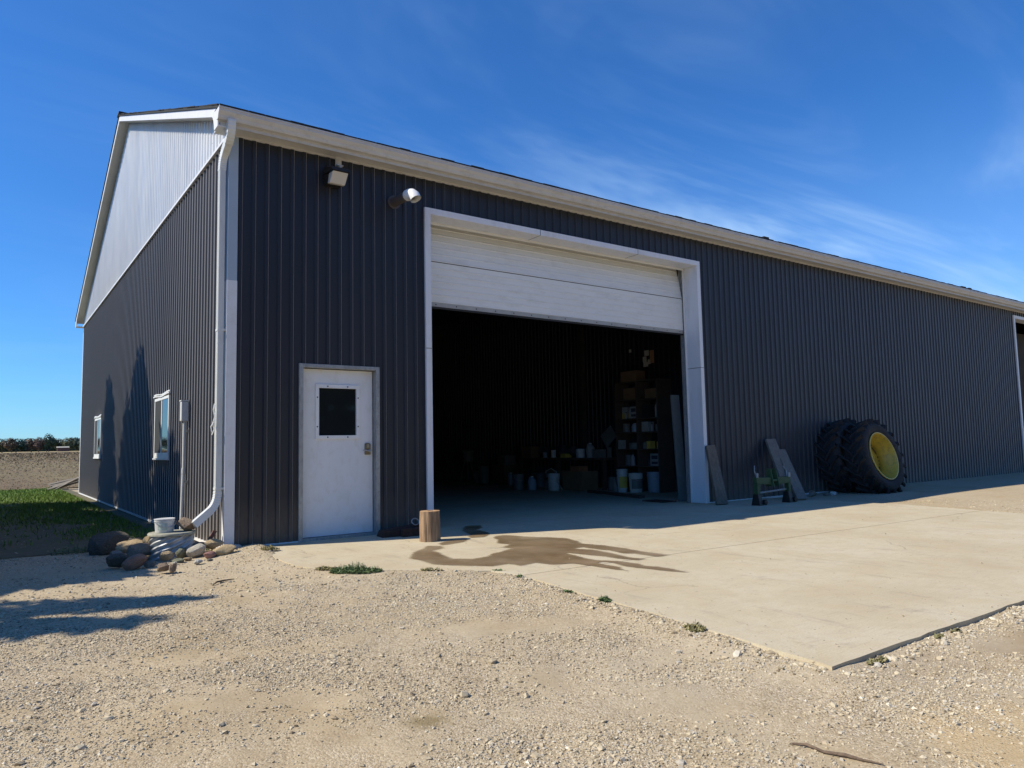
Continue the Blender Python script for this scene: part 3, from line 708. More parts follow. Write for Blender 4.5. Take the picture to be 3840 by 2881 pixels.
# left jamb casing, right jamb casing with deep return, header
m.box(OL, OL + tw, -.055, .25, 0, OZ); m.box(OR - tw, OR, -.055, .25, 0, OZ); m.box(OL + tw, OR - tw, -.055, .25, OZ - tw, OZ)
m.build('door_frame', MT['jamb'], oh, bevel=.004)
m = MB()
for x in (4.53, 6.62):
    m = MB(); m.box(x, x + .012, -.058, -.054, OZ - tw - .001, OZ + .001); m.box(x, x + .012, -.058, .25, OZ - tw - .003, OZ - tw - .0005); m.build('lap_joint', MT['zinc'], oh)
m = MB(); m.box(OL - .001, OL + tw + .001, -.058, -.054, 2.40, 2.412); m.build('lap_joint', MT['zinc'], oh)
m = MB(); m.box(OR - tw - .003, OR + .001, -.058, -.054, 2.40, 2.412); m.box(OR - tw - .003, OR - tw - .0005, -.058, .25, 2.40, 2.412)
m.build('lap_joint', MT['zinc'], oh)
m = MB(); m.box(OL + tw, OR - tw, .252, .268, OZ - tw - .03, OZ - tw + .02); m.box(OR - tw - .03, OR - tw + .01, .252, .268, 0, OZ - tw - .03); m.build('weather_strip', MT['pvc'], oh)
x0, x1 = OL + tw - .06, 8.10
def ohpanel(zb, zt, yb, yt, name):
    m = MB(); n = 6; hh = zt - zb
    prof_ = []
    for k in range(n):
        a = k / n; prof_ += [(a + .004, .0), (a + .012, -.006), (a + .035, -.006), (a + .045, 0), ((k + 1) / n - .004, 0.0)]
    vs = []; pr = []
    for t, d in [(0, 0)] + prof_ + [(1, 0)]:
        pr.append((yb + (yt - yb) * t + d, zb + hh * t))
    poly = pr + [(yt + .045, zt), (yb + .045, zb)]
    m.prism(poly, 'x', x0, x1); return m.build(name, MT['doorpanel'], oh)
ohpanel(3.122, 3.70, .30, .30, 'door_panel'); ohpanel(3.712, 4.32, .302, .42, 'door_panel')
m = MB(); m.box(x0, x1, .303, .34, 3.699, 3.713); m.build('panel_joint', MT['seal'], oh)
m = MB(); m.box(x0, x1, .294, .345, 3.062, 3.121)
for k in range(16): xx = 2.9 + k * .34; m.box(xx - .008, xx + .008, .291, .295, 3.082, 3.098, 1)
m.build('bottom_rail', [M('grey_bottom_rail', (.42, .40, .36), .45, .2, .1, 6), MT['screw']], oh)
m = MB(); m.box(x0, x1, .30, .34, 3.035, 3.061); m.build('bottom_seal', MT['seal'], oh)
m = MB(); m.box(8.135, 8.16, .27, .36, 0, 4.3); m.box(8.10, 8.16, .355, .37, 0, 4.3); m.build('door_track', MT['zinc'], oh)
m = MB(); m.box(2.58, 2.61, .27, .36, 0, 4.3); m.build('door_track', MT['zinc'], oh)
# far opening
o2 = empty('machine_doorway', (0, 0, 0)); o2.parent = barn
m = MB(); m.box(SLL, SLL + .09, -.05, .25, 0, SZ); m.box(SRR - .09, SRR, -.05, .25, 0, SZ); m.box(SLL + .09, SRR - .09, -.05, .25, SZ - .09, SZ); m.build('door_frame', MT['white_trim'], o2)
m = MB(); m.box(SLL + .09, SRR - .09, .9, .95, 0.02, SZ - .2); m.build('shade_backing', MT['interior_dark'], o2)  # dark sheet stands in for the shade inside the doorway

# ---- side windows
def side_window(y0, y1, z0, z1):
    w = empty('window', (0, 0, 0)); w.parent = barn
    f = .045
    m = MB()
    m.box(-.034, -.0, y0, y1, z1 - f, z1); m.box(-.034, 0, y0, y1, z0, z0 + f); m.box(-.034, 0, y0, y0 + f, z0 + f, z1 - f); m.box(-.034, 0, y1 - f, y1, z0 + f, z1 - f)
    ym = (y0 + y1) / 2; m.box(-.030, -.0, ym - .022, ym + .022, z0 + f, z1 - f)
    m.box(-.028, 0, y0 + f, ym - .022, z0 + f, z0 + f + .035); m.box(-.028, 0, ym + .022, y1 - f, z0 + f, z0 + f + .035)
    m.build('window_frame', MT['pvc'], w, bevel=.004)
    m = MB(); m.box(-.024, -.0195, y0 + f, y1 - f, z0 + f, z1 - f); m.build('pane', MT['glass'], w)
    m = MB(); m.box(-.0285, -.0265, ym + .022, y1 - f, z0 + f + .035, z1 - f); m.build('screen', MT['screen'], w)
    m = MB(); m.box(-.045, 0, y0 - .03, y1 + .03, z0 - .03, z0 - .001); m.build('sill', MT['pvc'], w, bevel=.004)
    # sagging drip cap
    m = MB(); n = 14
    for k in range(n):
        a = y0 - .05 + (y1 - y0 + .1) * k / n; bb = y0 - .05 + (y1 - y0 + .1) * (k + 1) / n
        za = z1 + .012 + .012 * math.sin(k * .55 + 1); zb = z1 + .012 + .012 * math.sin((k + 1) * .55 + 1)
        for dz, x_ in ((0, -.045), (.03, -.035)):
            m.hexa([(x_, a, za + dz), (0, a, za + dz), (0, bb, zb + dz), (x_, bb, zb + dz), (x_, a, za + dz + .018), (0, a, za + dz + .018), (0, bb, zb + dz + .018), (x_, bb, zb + dz + .018)])
    m.build('drip_cap', MT['pvc'], w)
side_window(*W1); side_window(*W2)

# ---- meter box and conduit
mbx = empty('service_box', (0, 0, 0)); mbx.parent = barn
m = MB(); m.box(-.112, -.0195, 1.80, 1.90, 1.49, 1.755); m.build('cabinet', MT['pvcpipe'], mbx, bevel=.012)
m = MB(); m.box(-.118, -.0195, 1.793, 1.907, 1.757, 1.772); m.build('lid', MT['pvcpipe'], mbx)
m = MB(); m.tube([(-.062, 1.85, 1.50), (-.062, 1.85, .85)], .022, 14); m.tube([(-.063, 1.85, .86), (-.070, 1.85, .62), (-.08, 1.86, .0)], .022, 14); m.tube([(-.062, 1.85, .80), (-.063, 1.85, .87)], .027, 14)
m.build('conduit', MT['pvcpipe'], mbx, smooth=40)
for z in (.68, 1.35):
    m = MB(); m.box(-.045, -.0195, 1.80, 1.90, z, z + .03); m.build('strap', MT['steel'], mbx)

# ---- flood light
fl = empty('flood_light', (0, 0, 0)); fl.parent = barn
m = MB(); m.box(1.275, 1.355, -.036, -.025, 4.64, 4.775); m.box(1.275, 1.355, -.10, -.036, 4.64, 4.652); m.tube([(1.31, -.09, 4.65), (1.31, -.12, 4.60)], .014, 8); m.build('bracket', MT['gutter'], fl)
m = MB()
# hood: slanted top lid, back box
m.hexa([(1.10, -.36, 4.470), (1.345, -.36, 4.470), (1.345, -.06, 4.49), (1.10, -.06, 4.49), (1.11, -.33, 4.52), (1.335, -.33, 4.52), (1.335, -.06, 4.60), (1.11, -.06, 4.60)])
m.hexa([(1.125, -.17, 4.36), (1.325, -.17, 4.36), (1.325, -.015, 4.36), (1.125, -.015, 4.36), (1.11, -.2, 4.47), (1.335, -.2, 4.47), (1.335, -.015, 4.49), (1.11, -.015, 4.49)])
m.build('hood', MT['bronze'], fl, bevel=.008)
m = MB(); m.hexa([(1.115, -.245, 4.335), (1.315, -.245, 4.335), (1.325, -.172, 4.345), (1.115, -.172, 4.345), (1.12, -.335, 4.468), (1.325, -.335, 4.468), (1.325, -.202, 4.468), (1.12, -.202, 4.468)])
m.build('lens', MT['lens'], fl, bevel=.012)
# ---- exhaust vent
vt = empty('exhaust_vent', (0, 0, 0)); vt.parent = barn
m = MB(); m.tube([(2.10, -.0, 4.335), (2.075, -.50, 4.292)], .062, 24); m.lathe([(.064, 0), (.09, 0), (.09, .008), (.064, .008)], 24, (2.10, -.016, 4.335), Matrix.Rotation(PI / 2, 3, 'X'), closed=True)
m.build('pipe', M('brown_vent_pipe', (.09, .075, .07), .5, 0, .1, 8), vt, smooth=40)
m = MB()
pth = [Vector((2.079, -.45, 4.297)), Vector((2.077, -.50, 4.292)), Vector((2.082, -.55, 4.280)), Vector((2.092, -.592, 4.250)), Vector((2.104, -.612, 4.205))]
m.tube(pth, .074, 28, False); m.tube([p + (pth[0] - p) * .0 for p in pth[::-1]], .067, 28, False)
rim_ = [v for v in m.v]; n_o = 5 * 28
vs = []; fs = []
m.add(vs, fs); m.build('cap', MT['pvc'], vt, smooth='all')

# ------------------------------------------------------------------ culvert well, pail, rocks
wx, wy = -.525, .11
well = empty('culvert_well', (wx, wy, -.021), 'squat corrugated steel culvert pipe with round concrete lid beside barn corner', 'well')
def culvert():
    n, nz = 120, 48; V = []; F = []
    for j in range(nz + 1):
        z = -.12 + (.335) * j / nz
        for k in range(n):
            a = 2 * PI * k / n
            r = .210 + .013 * math.sin(z * 105 - a * 9) + .016 * (1 - j / nz)
            V.append((r * math.cos(a), r * math.sin(a), z))
    for j in range(nz):
        for k in range(n):
            F.append((j * n + k, j * n + (k + 1) % n, (j + 1) * n + (k + 1) % n, (j + 1) * n + k))
    m = MB(); m.add(V, F); return m.build('pipe', MT['culvert'], well, smooth='all')
culvert()
m = MB(); m.lathe([(0, .214), (.225, .214), (.238, .220), (.240, .236), (.232, .246), (0, .250)], 48); m.build('lid', MT['concrete_lid'], well, smooth=50)

def pail(loc, r, h, label, mat=None, group=None, lid=True, handle=True, lab=None, name='plastic_pail', cat='pail', rz=0):
    e = empty(name, loc, label, cat, group, rz)
    mat = mat or MT['bucket']
    m = MB(); m.lathe([(0, 0), (r * .88, 0), (r * .9, .006), (r * .985, h * .80), (r * 1.03, h * .80), (r * 1.03, h * .83), (r * .99, h * .835), (r * .995, h * .88), (r * 1.03, h * .885), (r * 1.03, h * .9), (r, h * .91), (r, h)] + ([] if lid else [(r * .97, h), (r * .86, .02), (0, .02)]), 32)
    m.build('body', mat, e, smooth=35)
    if lid:
        m = MB(); m.lathe([(r * 1.0, h * .955), (r * 1.06, h * .955), (r * 1.06, h * 1.01), (r * 1.0, h * 1.02), (r * .97, h * 1.0), (0, h * 1.0)], 32); m.build('lid', mat, e, smooth=35)
    if handle:
        m = MB(); pts = []
        for k in range(13):
            a = PI * k / 12; pts.append((r * 1.06 * math.cos(a), -r * 1.05 * math.sin(a) * .75 - r * .3, h * .82 - r * 1.1 * math.sin(a) * .55))
        m.tube(pts, .0035, 6); m.build('handle', MT['steel'], e)
    if lab:
        m = MB(); n = 10; vs = []
        for k in range(n + 1):
            a = lab[0] + (lab[1] - lab[0]) * k / n
            for z in (h * .2, h * .7): vs.append((math.cos(a) * (r * .985 + .002), math.sin(a) * (r * .985 + .002), z))
        m.add(vs, [(2 * k, 2 * k + 2, 2 * k + 3, 2 * k + 1) for k in range(n)]); m.build('label', lab[2], e)
    return e
pail((-.600, .115, .2295), .10, .142, 'small white lidded pail standing on the round concrete well lid', lab=(-2.6, -1.6, M('faded_print_label', (.42, .50, .46), .6, 0, .3, 30)), rz=.15)

def rock_mesh(name, seed, sub=4, ang=.35, flat=.25):
    """lumpy boulder of unit radius"""
    import bmesh
    bm = bmesh.new(); bmesh.ops.create_icosphere(bm, subdivisions=sub, radius=1)
    rr = random.Random(seed); off = Vector((rr.uniform(-50, 50), rr.uniform(-50, 50), rr.uniform(-50, 50)))
    planes = [(Vector((rr.gauss(0, 1), rr.gauss(0, 1), rr.gauss(0, 1))).normalized(), rr.uniform(.60, .84)) for _ in range(int(5 + 24 * ang))]
    for v in bm.verts:
        p = v.co.copy()
        for n, d in planes:
            k = p.dot(n)
            if k > d: p -= n * (k - d) * .85
        p *= 1 + .17 * noise.noise(p * 1.3 + off) + .07 * noise.noise(p * 3.4 + off) + .035 * noise.noise(p * 9 + off) + .015 * noise.noise(p * 22 + off)
        v.co = p
    me = bpy.data.meshes.new(name); bm.to_mesh(me); bm.free()
    me.polygons.foreach_set('use_smooth', [True] * len(me.polygons))
    try: me.set_sharp_from_angle(angle=math.radians(24))
    except Exception: pass
    return me
def rock(loc, size, mat, label, seed, rz=0, ang=.35, tilt=0, group='rocks around the culvert well', cat='rock'):
    me = rock_mesh('rock', seed, ang=ang + .15); me.materials.append(RK[mat]); size = tuple(v_ * 1.06 for v_ in size)
    o = bpy.data.objects.new('rock', me); COL.objects.link(o); o.location = loc; o.scale = size; o.rotation_euler = (tilt, tilt * .5, rz)
    return tag(o, label, cat, group)
rock((-.385, .07, .300), (.108, .085, .075), 'brown', 'brownish pink granite rock resting on the well lid beside the pail', 3, .3, .6, group=None)
ROCKS = [
 ((-.985, -.52, .025), (.128, .095, .075), 'red', 'rough red granite rock in front of the well, nearest the tree shade', .1, .3),
 ((-.845, -.53, -.01), (.053, .045, .036), 'grey', 'small grey stone between the red rock and the culvert pipe', .1, .3),
 ((-.80, -.96, .008), (.072, .060, .055), 'brown', 'blocky brown stone standing forward of all the other rocks', .1, .9),
 ((-.735, -1.03, .005), (.036, .040, .046), 'brown', 'rounded brown stone touching the blocky one out in front', .3, .1),
 ((-.635, -.25, .02), (.082, .060, .060), 'tan', 'tan angular rock against the front of the culvert pipe', .2, .7),
 ((-.48, -.14, .022), (.058, .050, .066), 'green', 'upright greenish stone between the tan rock and the speckled boulder', .1, .3),
 ((-.335, -.18, .035), (.130, .085, .085), 'speckled', 'large white and black speckled granite rock with broken faces', .1, .9),
 ((-.245, -.39, .005), (.068, .050, .048), 'pink', 'small pinkish red stone between speckled rock and buff cobble', .2, .6),
 ((-.085, -.32, .025), (.124, .080, .068), 'buff', 'smooth buff cobble lying in front of the corner trim', -.05, .1),
 ((-.145, -.06, .075), (.118, .070, .050), 'buff', 'long smooth sandy cobble at the barn wall behind the pinkish stone', .0, .05),
 ((.105, -.10, .02), (.055, .045, .036), 'white', 'small whitish stone at the foot of the barn corner trim', .2, .7),
 ((-.56, -.44, -.018), (.064, .045, .024), 'green', 'flat green grey stone lying below the upright greenish one', .1, .2),
 ((-.458, -.36, -.018), (.046, .035, .020), 'tan', 'little flat tan stone in front of the speckled boulder', .1, .2),
 ((-.428, -.67, -.012), (.048, .040, .030), 'white', 'small pale crumbling stone on the dirt before the speckled boulder', .3, .9),
 ((-.84, .12, .045), (.165, .095, .080), 'brown', 'long layered brown rock left of the culvert pipe', .1, .4),
 ((-.88, .36, .075), (.170, .095, .075), 'tan', 'long tan rock behind the layered brown one', -.1, .2),
 ((-.745, .22, .125), (.050, .050, .075), 'tan', 'upright tan stone wedged against the culvert pipe by the shade', .2, .3),
 ((-1.10, -.31, .025), (.112, .085, .072), 'dark', 'dull dark rock in tree shade next to the rough red rock', .1, .3),
 ((-1.06, .05, .03), (.080, .070, .060), 'grey', 'grey rock in shade between the dull dark one and the layered brown one', .4, .3),
 ((-1.02, .98, .065), (.225, .18, .150), 'dark', 'big dark boulder in the tree shade behind the other rocks', .1, .2),
 ((-.80, .72, .06), (.10, .09, .085), 'dark', 'dark angular rock in shade between big boulder and culvert pipe', .4, .7),
 ((-.27, .02, .06), (.085, .050, .050), 'grey', 'grey slab of stone behind the speckled boulder under the downspout', .2, .8),
 ((-.62, -.55, -.022), (.030, .026, .018), 'white', 'tiny white chip in front of the culvert pipe', .1, .9),
 ((-.30, -.58, -.02), (.034, .026, .016), 'grey', 'tiny grey pebble in front of the pinkish red stone', .3, .4),
]
for i, (loc, size, mt, lab, rz, ang) in enumerate(ROCKS):
    rock(loc, size, mt, lab, 20 + i, rz, ang)
# rusty angle iron leaning by the wall
m = MB(); m.hexa([(-.205, .10, .02), (-.165, .10, .02), (-.165, .13, .02), (-.205, .13, .02), (-.115, .03, .215), (-.075, .03, .20), (-.075, .06, .20), (-.115, .06, .215)])
m.box(-.20, -.19, .09, .10, .02, .03)
tag(m.build('steel_angle', MT['steelrust'], bevel=.003), 'short maroon steel bar leaning behind the rocks against the barn siding', 'steel bar')

# ------------------------------------------------------------------ log post
e = empty('log_post', (2.025, -1.03, 0), 'short upright sawn log standing at the edge of the overhead door opening', 'log')
m = MB(); n = 48; V = []; F = []; NZ = 10
for j in range(NZ + 1):
    z = .345 * j / NZ
    for k in range(n):
        a = 2 * PI * k / n
        r = .118 + .006 * math.sin(a * 2 + 1) + .004 * math.sin(a * 9 + z * 6) + .0035 * math.sin(a * 17 + 2 + z * 3) - .004 * j / NZ
        if abs(a - 4.5) < .07: r -= .006
        V.append((r * math.cos(a), r * math.sin(a), z))
for j in range(NZ):
    for k in range(n): F.append((j * n + k, j * n + (k + 1) % n, (j + 1) * n + (k + 1) % n, (j + 1) * n + k))
m.add(V, F); m.build('trunk_side', MT['log'], e, smooth='all')
m = MB(); top = [(V[NZ * n + k][0], V[NZ * n + k][1], .345) for k in range(n)]; mid_ = [(p[0] * .45 + .02, p[1] * .45, .347) for p in top]; low_ = [(p[0] * .3 + .03, p[1] * .3, .325) for p in top]
m.add(top + mid_ + low_, [(k, (k + 1) % n, n + (k + 1) % n, n + k) for k in range(n)] + [(n + k, n + (k + 1) % n, 2 * n + (k + 1) % n, 2 * n + k) for k in range(n)] + [tuple(range(2 * n, 3 * n))])
m.build('sawn_end', MT['logtop'], e)

# rusty drag block with ring behind the log
e = empty('tow_hook', (2.03, -.38, 0), 'rusty iron tow block with a pale ring lying on the pad behind the log', 'tow hook')
m = MB(); m.hexa([(-.30, .0, 0), (.25, -.06, 0), (.27, .16, 0), (-.28, .22, 0), (-.27, .02, .08), (.22, -.03, .13), (.24, .12, .13), (-.25, .2, .08)]); m.box(-.08, .16, -.12, -.05, 0, .10); m.build('block', MT['rust'], e, bevel=.012)
m = MB(); m.tube([(.14 + .05 * math.cos(a), -.02 + .02 * math.sin(a), .165 + .038 * math.sin(a)) for a in [i * 2 * PI / 14 for i in range(15)]], .007, 8); m.build('ring', MT['zinc'], e, smooth=60)

# ------------------------------------------------------------------ planks, hitch
def plank(b0, b1, t0, t1, th, label, mat):
    b0, b1, t0, t1 = map(Vector, (b0, b1, t0, t1)); nrm = (b1 - b0).cross(t0 - b0).normalized()
    if nrm.y > 0: nrm = -nrm
    n = nrm * th
    m = MB(); m.hexa([b0 + n, b1 + n, b1, b0, t0 + n, t1 + n, t1, t0])
    return tag(m.build('plank', mat, bevel=.004), label, 'plank', 'planks leaning on the barn wall')
plank((7.93, -.40, 0), (8.17, -.44, 0), (8.12, -.065, 1.0), (8.38, -.045, 1.01), .05, 'brown plank leaning against the overhead door jamb', MT['plank'])
plank((9.50, -.72, 0), (9.76, -.76, 0), (9.90, -.045, 1.09), (10.20, -.045, 1.09), .045, 'tallest grey plank leaning on the barn siding behind the green hitch', MT['plankgrey'])
plank((9.58, -.86, 0), (9.82, -.90, 0), (10.06, -.16, .88), (10.30, -.18, .88), .045, 'shorter grey plank overlapping the taller one beside the green hitch', MT['plankgrey'])
e = empty('tractor_hitch', (8.8, -.95, 0), 'green three point tractor hitch frame standing on black feet by the barn', 'tractor hitch')
m = MB(); m.hexa([(-.50, -.03, .36), (-.08, -.03, .33), (-.08, .05, .33), (-.50, .05, .36), (-.50, -.03, .47), (-.08, -.03, .45), (-.08, .05, .45), (-.50, .05, .47)])
m.hexa([(.08, -.03, .33), (.46, -.03, .34), (.46, .05, .34), (.08, .05, .33), (.08, -.03, .45), (.46, -.03, .45), (.46, .05, .45), (.08, .05, .45)])
m.box(-.50, -.42, -.034, .054, .15, .355); m.box(.39, .46, -.034, .054, .14, .335)
m.hexa([(-.42, -.02, .30), (-.41, -.02, .30), (-.41, .04, .30), (-.42, .04, .30), (-.42, -.02, .355), (-.36, -.02, .355), (-.36, .04, .355), (-.42, .04, .355)])
m.build('cross_beam', MT['greenpaint'], e, bevel=.008)
m = MB()
for x in (-.09, .06): m.hexa([(x - .009, -.08, .30), (x + .009, -.08, .30), (x + .009, .08, .30), (x - .009, .08, .30), (x - .006, -.02, .60), (x + .006, -.02, .60), (x + .006, .06, .60), (x - .006, .06, .60)])
m.tube([(-.10, -.03, .40), (.10, -.03, .40)], .022, 12); m.build('top_hook', MT['greenpaint'], e)
for x in (-.5, .36):
    m = MB(); m.hexa([(x, -.07, 0), (x + .1, -.07, 0), (x + .12, .09, 0), (x - .02, .09, 0), (x, -.035, .19), (x + .09, -.035, .19), (x + .09, .056, .19), (x, .056, .19)]); m.lathe([(0, -.03), (.045, -.03), (.045, .03), (0, .03)], 16, (x + .15, -.06, .05), Matrix.Rotation(PI / 2, 3, 'X'))
    m.build('foot', MT['bronze'], e, bevel=.006)
m = MB(); m.tube([(-.40, .03, .20), (.40, .03, .23)], .018, 8); m.tube([(-.47, -.0, .47), (-.49, .02, .58), (-.44, .05, .66)], .008, 6); m.tube([(.40, 0, .45), (.41, .02, .56), (.37, .05, .63)], .008, 6); m.tube([(-.49, -.03, .46), (-.49, -.03, .54)], .022, 8); m.tube([(.42, -.03, .44), (.42, -.03, .52)], .022, 8)
m.build('pull_rod', MT['zinc'], e)

# ------------------------------------------------------------------ tractor wheels
def tractor_wheel(loc, label, th, rim=True, rz=0.0):
    """axis along -Y (visible face), leaning back by th"""
    e = empty('wheel_assembly', loc, label, 'tractor wheel', 'dual tractor wheels leaning on the barn'); e.rotation_euler = (-th, 0, rz)
    # local: wheel centre at origin, face plane y=0, tyre extends to +y
    R, r, w = .775, .475, .43
    Mx = Matrix.Rotation(PI / 2, 3, 'X')     # lathe z -> -y
    tp = [(r, -.02), (r + .02, .0), (r + .08, .025), (r + .16, .03), (R - .10, .012), (R - .075, -.02), (R - .065, -.10), (R - .06, -w / 2), (R - .065, -w + .10), (R - .075, -w + .02), (R - .10, -w - .012), (r + .1, -w - .02), (r, -w + .02)]
    m = MB(); m.lathe(tp, 96, (0, 0, 0), Mx, closed=True); ty = m.build('tyre', MT['rubber'], e, smooth=60)
    m = MB(); NL = 20
    for side in (0, 1):
        for k in range(NL):
            a0 = 2 * PI * (k + .5 * side) / NL
            def pt(rad, a, y): return (rad * math.cos(a), y, rad * math.sin(a))
            # lug: bar from shoulder to tyre centre, swept
            ya, yb = (-.018, w / 2 + .02) if side == 0 else (w + .018, w / 2 - .02)
            sw = .34 ; dw = .042
            vs = []
            for rad in (R - .085, R + .01):
                tpr = .8 if rad > R - .03 else 1.15
                for (y_, sh) in ((ya, 0), (ya + (yb - ya) * .35, .09), (yb, sw)):
                    for sg in (-1, 1): vs.append(pt(rad, a0 + sh + sg * dw * tpr, y_))
            fs = [(0, 2, 8, 6), (2, 4, 10, 8), (1, 7, 9, 3), (3, 9, 11, 5), (6, 8, 9, 7), (8, 10, 11, 9), (0, 6, 7, 1), (4, 5, 11, 10)]
            m.add(vs, fs)
            # shoulder wrap of lug on the side wall
            s = -1 if side == 0 else 1; y0 = ya; vs = [pt(R - .17, a0 - dw * .5, y0 - s * .0), pt(R - .17, a0 + dw * .5, y0), pt(R + .005, a0 + dw, y0), pt(R + .005, a0 - dw, y0)]
            y1 = y0 + s * -.03
            vs += [(x_, y1, z_) for x_, _, z_ in vs]
            m.add(vs, [(0, 1, 2, 3), (4, 5, 6, 7), (0, 1, 5, 4), (1, 2, 6, 5), (2, 3, 7, 6), (3, 0, 4, 7)])
    m.build('tread', MT['rubber'], ty)
    rp = [(r + .015, .012), (r + .012, .026), (r - .008, .026), (r - .018, .0), (r - .03, -.03), (r - .032, -.085), (r - .055, -.11), (r - .06, -.20), (r - .075, -.22), (r - .08, -.30), (r - .05, -.36), (r + .0, -.41)]
    m = MB(); m.lathe(rp, 72, (0, 0, 0), Mx); rm = m.build('rim', MT['yellow'], e, smooth=50)
    m = MB(); m.lathe([(r - .076, -.315), (r - .10, -.315), (r - .13, -.30), (.16, -.285), (.15, -.275), (.09, -.275), (.09, -.3), (0, -.3)], 64, (0, 0, 0), Mx)
    for k in range(8):
        a = 2 * PI * k / 8 + .2; m.tube([(.125 * math.cos(a), .273, .125 * math.sin(a)), (.125 * math.cos(a), .258, .125 * math.sin(a))], .014, 6, mi=0)
    m.build('wheel_disc', MT['yellow'], rm, smooth=40)
    for a, da in ((.62, .26), (.12, .05), (-.12, .04), (-.35, .04), (-.62, .09), (1.15, .12)):
        m = MB(); n = 6; vs = []
        for k in range(n + 1):
            aa = a - da + 2 * da * k / n
            for rr in (.30, .335): vs.append((rr * math.cos(aa), .281, rr * math.sin(aa)))
        m.add(vs, [(2 * k, 2 * k + 2, 2 * k + 3, 2 * k + 1) for k in range(n)]); m.build('disc_slot', MT['black'], rm)
    return e
tractor_wheel((12.43, -1.0, .725), 'front tractor wheel with deep lugged black tyre and yellow rim', .253)
tractor_wheel((12.34, -.49, .735), 'rear tractor wheel hidden behind the yellow rimmed one against the wall', .17)

for i, (x, y, s, mt, lab) in enumerate([(10.95, -.30, .055, 'grey', 'grey stone by the wall nearest the planks'), (11.12, -.22, .08, 'brown', 'largest brown stone at the wall left of the tractor wheels'), (11.25, -.42, .05, 'grey', 'dark small stone in the middle of the row before the wall'),
                                       (11.42, -.48, .06, 'white', 'pale stone close to the rear tractor tyre'), (11.62, -.40, .05, 'speckled', 'speckled stone touching the rear tractor tyre')]):
    rock((x, y, -.02 + s * .5), (s * 1.3, s, s * .8), mt, lab, 60 + i, i * .7, .4, group='stones along the barn wall')

# ------------------------------------------------------------------ inside the bay
sh = empty('shelf_unit', (0, 0, 0), 'tall dark double shelf unit against the ribbed partition wall', 'shelf')
for y in (2.50, 3.13, 3.80):
    m = MB(); m.box(9.72, 10.17, y, y + .035, 0, 2.5); m.build('upright', MT['ply'], sh)
for z in (.55, .93, 1.31, 1.62, 2.05, 2.47):
    m = MB(); m.box(9.71, 10.16, 2.536, 3.129, z, z + .025); m.build('shelf_board', MT['ply'], sh)
    m = MB(); m.box(9.71, 10.16, 3.166, 3.799, z, z + .025); m.build('shelf_board', MT['ply'], sh)
def item(kind, loc, size, mat, label, mat2=None):
    x, y, z = loc; a, b, c = size
    if kind == 'box':
        m = MB(); m.box(-a / 2, a / 2, -b / 2, b / 2, 0, c)
        if mat2: m.box(-a / 2 - .003, -a / 2 - .001, -b * .35, b * .35, c * .55, c * .85, 1); m.box(-a / 2 - .003, -a / 2 - .001, -b * .35, b * .35, c * .15, c * .35, 1)
        o = m.build('carton', [mat, mat2 or mat], bevel=.004); o.location = loc; tag(o, label, 'carton'); return o
    if kind == 'bottle':
        e = empty('bottle', loc, label, 'bottle')
        m = MB(); m.lathe([(0, 0), (a / 2, 0), (a / 2, c * .62), (a * .38, c * .74), (a * .16, c * .82), (a * .16, c * .9), (0, c * .9)], 20); m.build('body', mat, e, smooth=40)
        m = MB(); m.lathe([(0, c * .89), (a * .2, c * .89), (a * .2, c), (0, c)], 14); m.build('cap', mat2 or MT['black'], e, smooth=40); return e
    if kind == 'can':
        m = MB(); m.lathe([(0, 0), (a / 2, 0), (a / 2, .01), (a / 2 * .97, .015), (a / 2 * .97, c - .015), (a / 2, c - .01), (a / 2, c), (a / 2 * .9, c), (a / 2 * .9, c - .01), (0, c - .01)], 24)
        o = m.build('paint_can', mat, smooth=40); o.location = loc; return tag(o, label, 'can')
    if kind == 'jug':
        e = empty('jug', loc, label, 'jug')
        m = MB(); m.lathe([(0, 0), (a / 2 * .95, 0), (a / 2, .015), (a / 2, c * .62), (a * .42, c * .75), (a * .2, c * .88), (a * .14, c * .9), (a * .14, c * .95), (0, c * .95)], 24); m.build('body', mat, e, smooth=40)
        m = MB(); m.tube([(-a * .1, 0, c * .9), (-a * .32, 0, c * .95), (-a * .46, 0, c * .8), (-a * .45, 0, c * .6)], .012, 8); m.build('handle', mat, e, smooth=40)
        m = MB(); m.lathe([(0, c * .94), (a * .17, c * .94), (a * .17, c), (0, c)], 14); m.build('cap', mat2 or MT['pvc'], e, smooth=40); return e
WH, BG, GR, CB, BK, YL = MT['bucket'], MT['bluegrey'], MT['greyplastic'], MT['cardboard'], MT['black'], MT['yellowlabel']
dark_print = M('dark_print', (.05, .05, .07), .6)
WH = M('dimmed_white_goods', (.33, .33, .315), .55, 0, .12, 9); MT['bucket2'] = WH  # white darkened in its colour to suit the dim bay
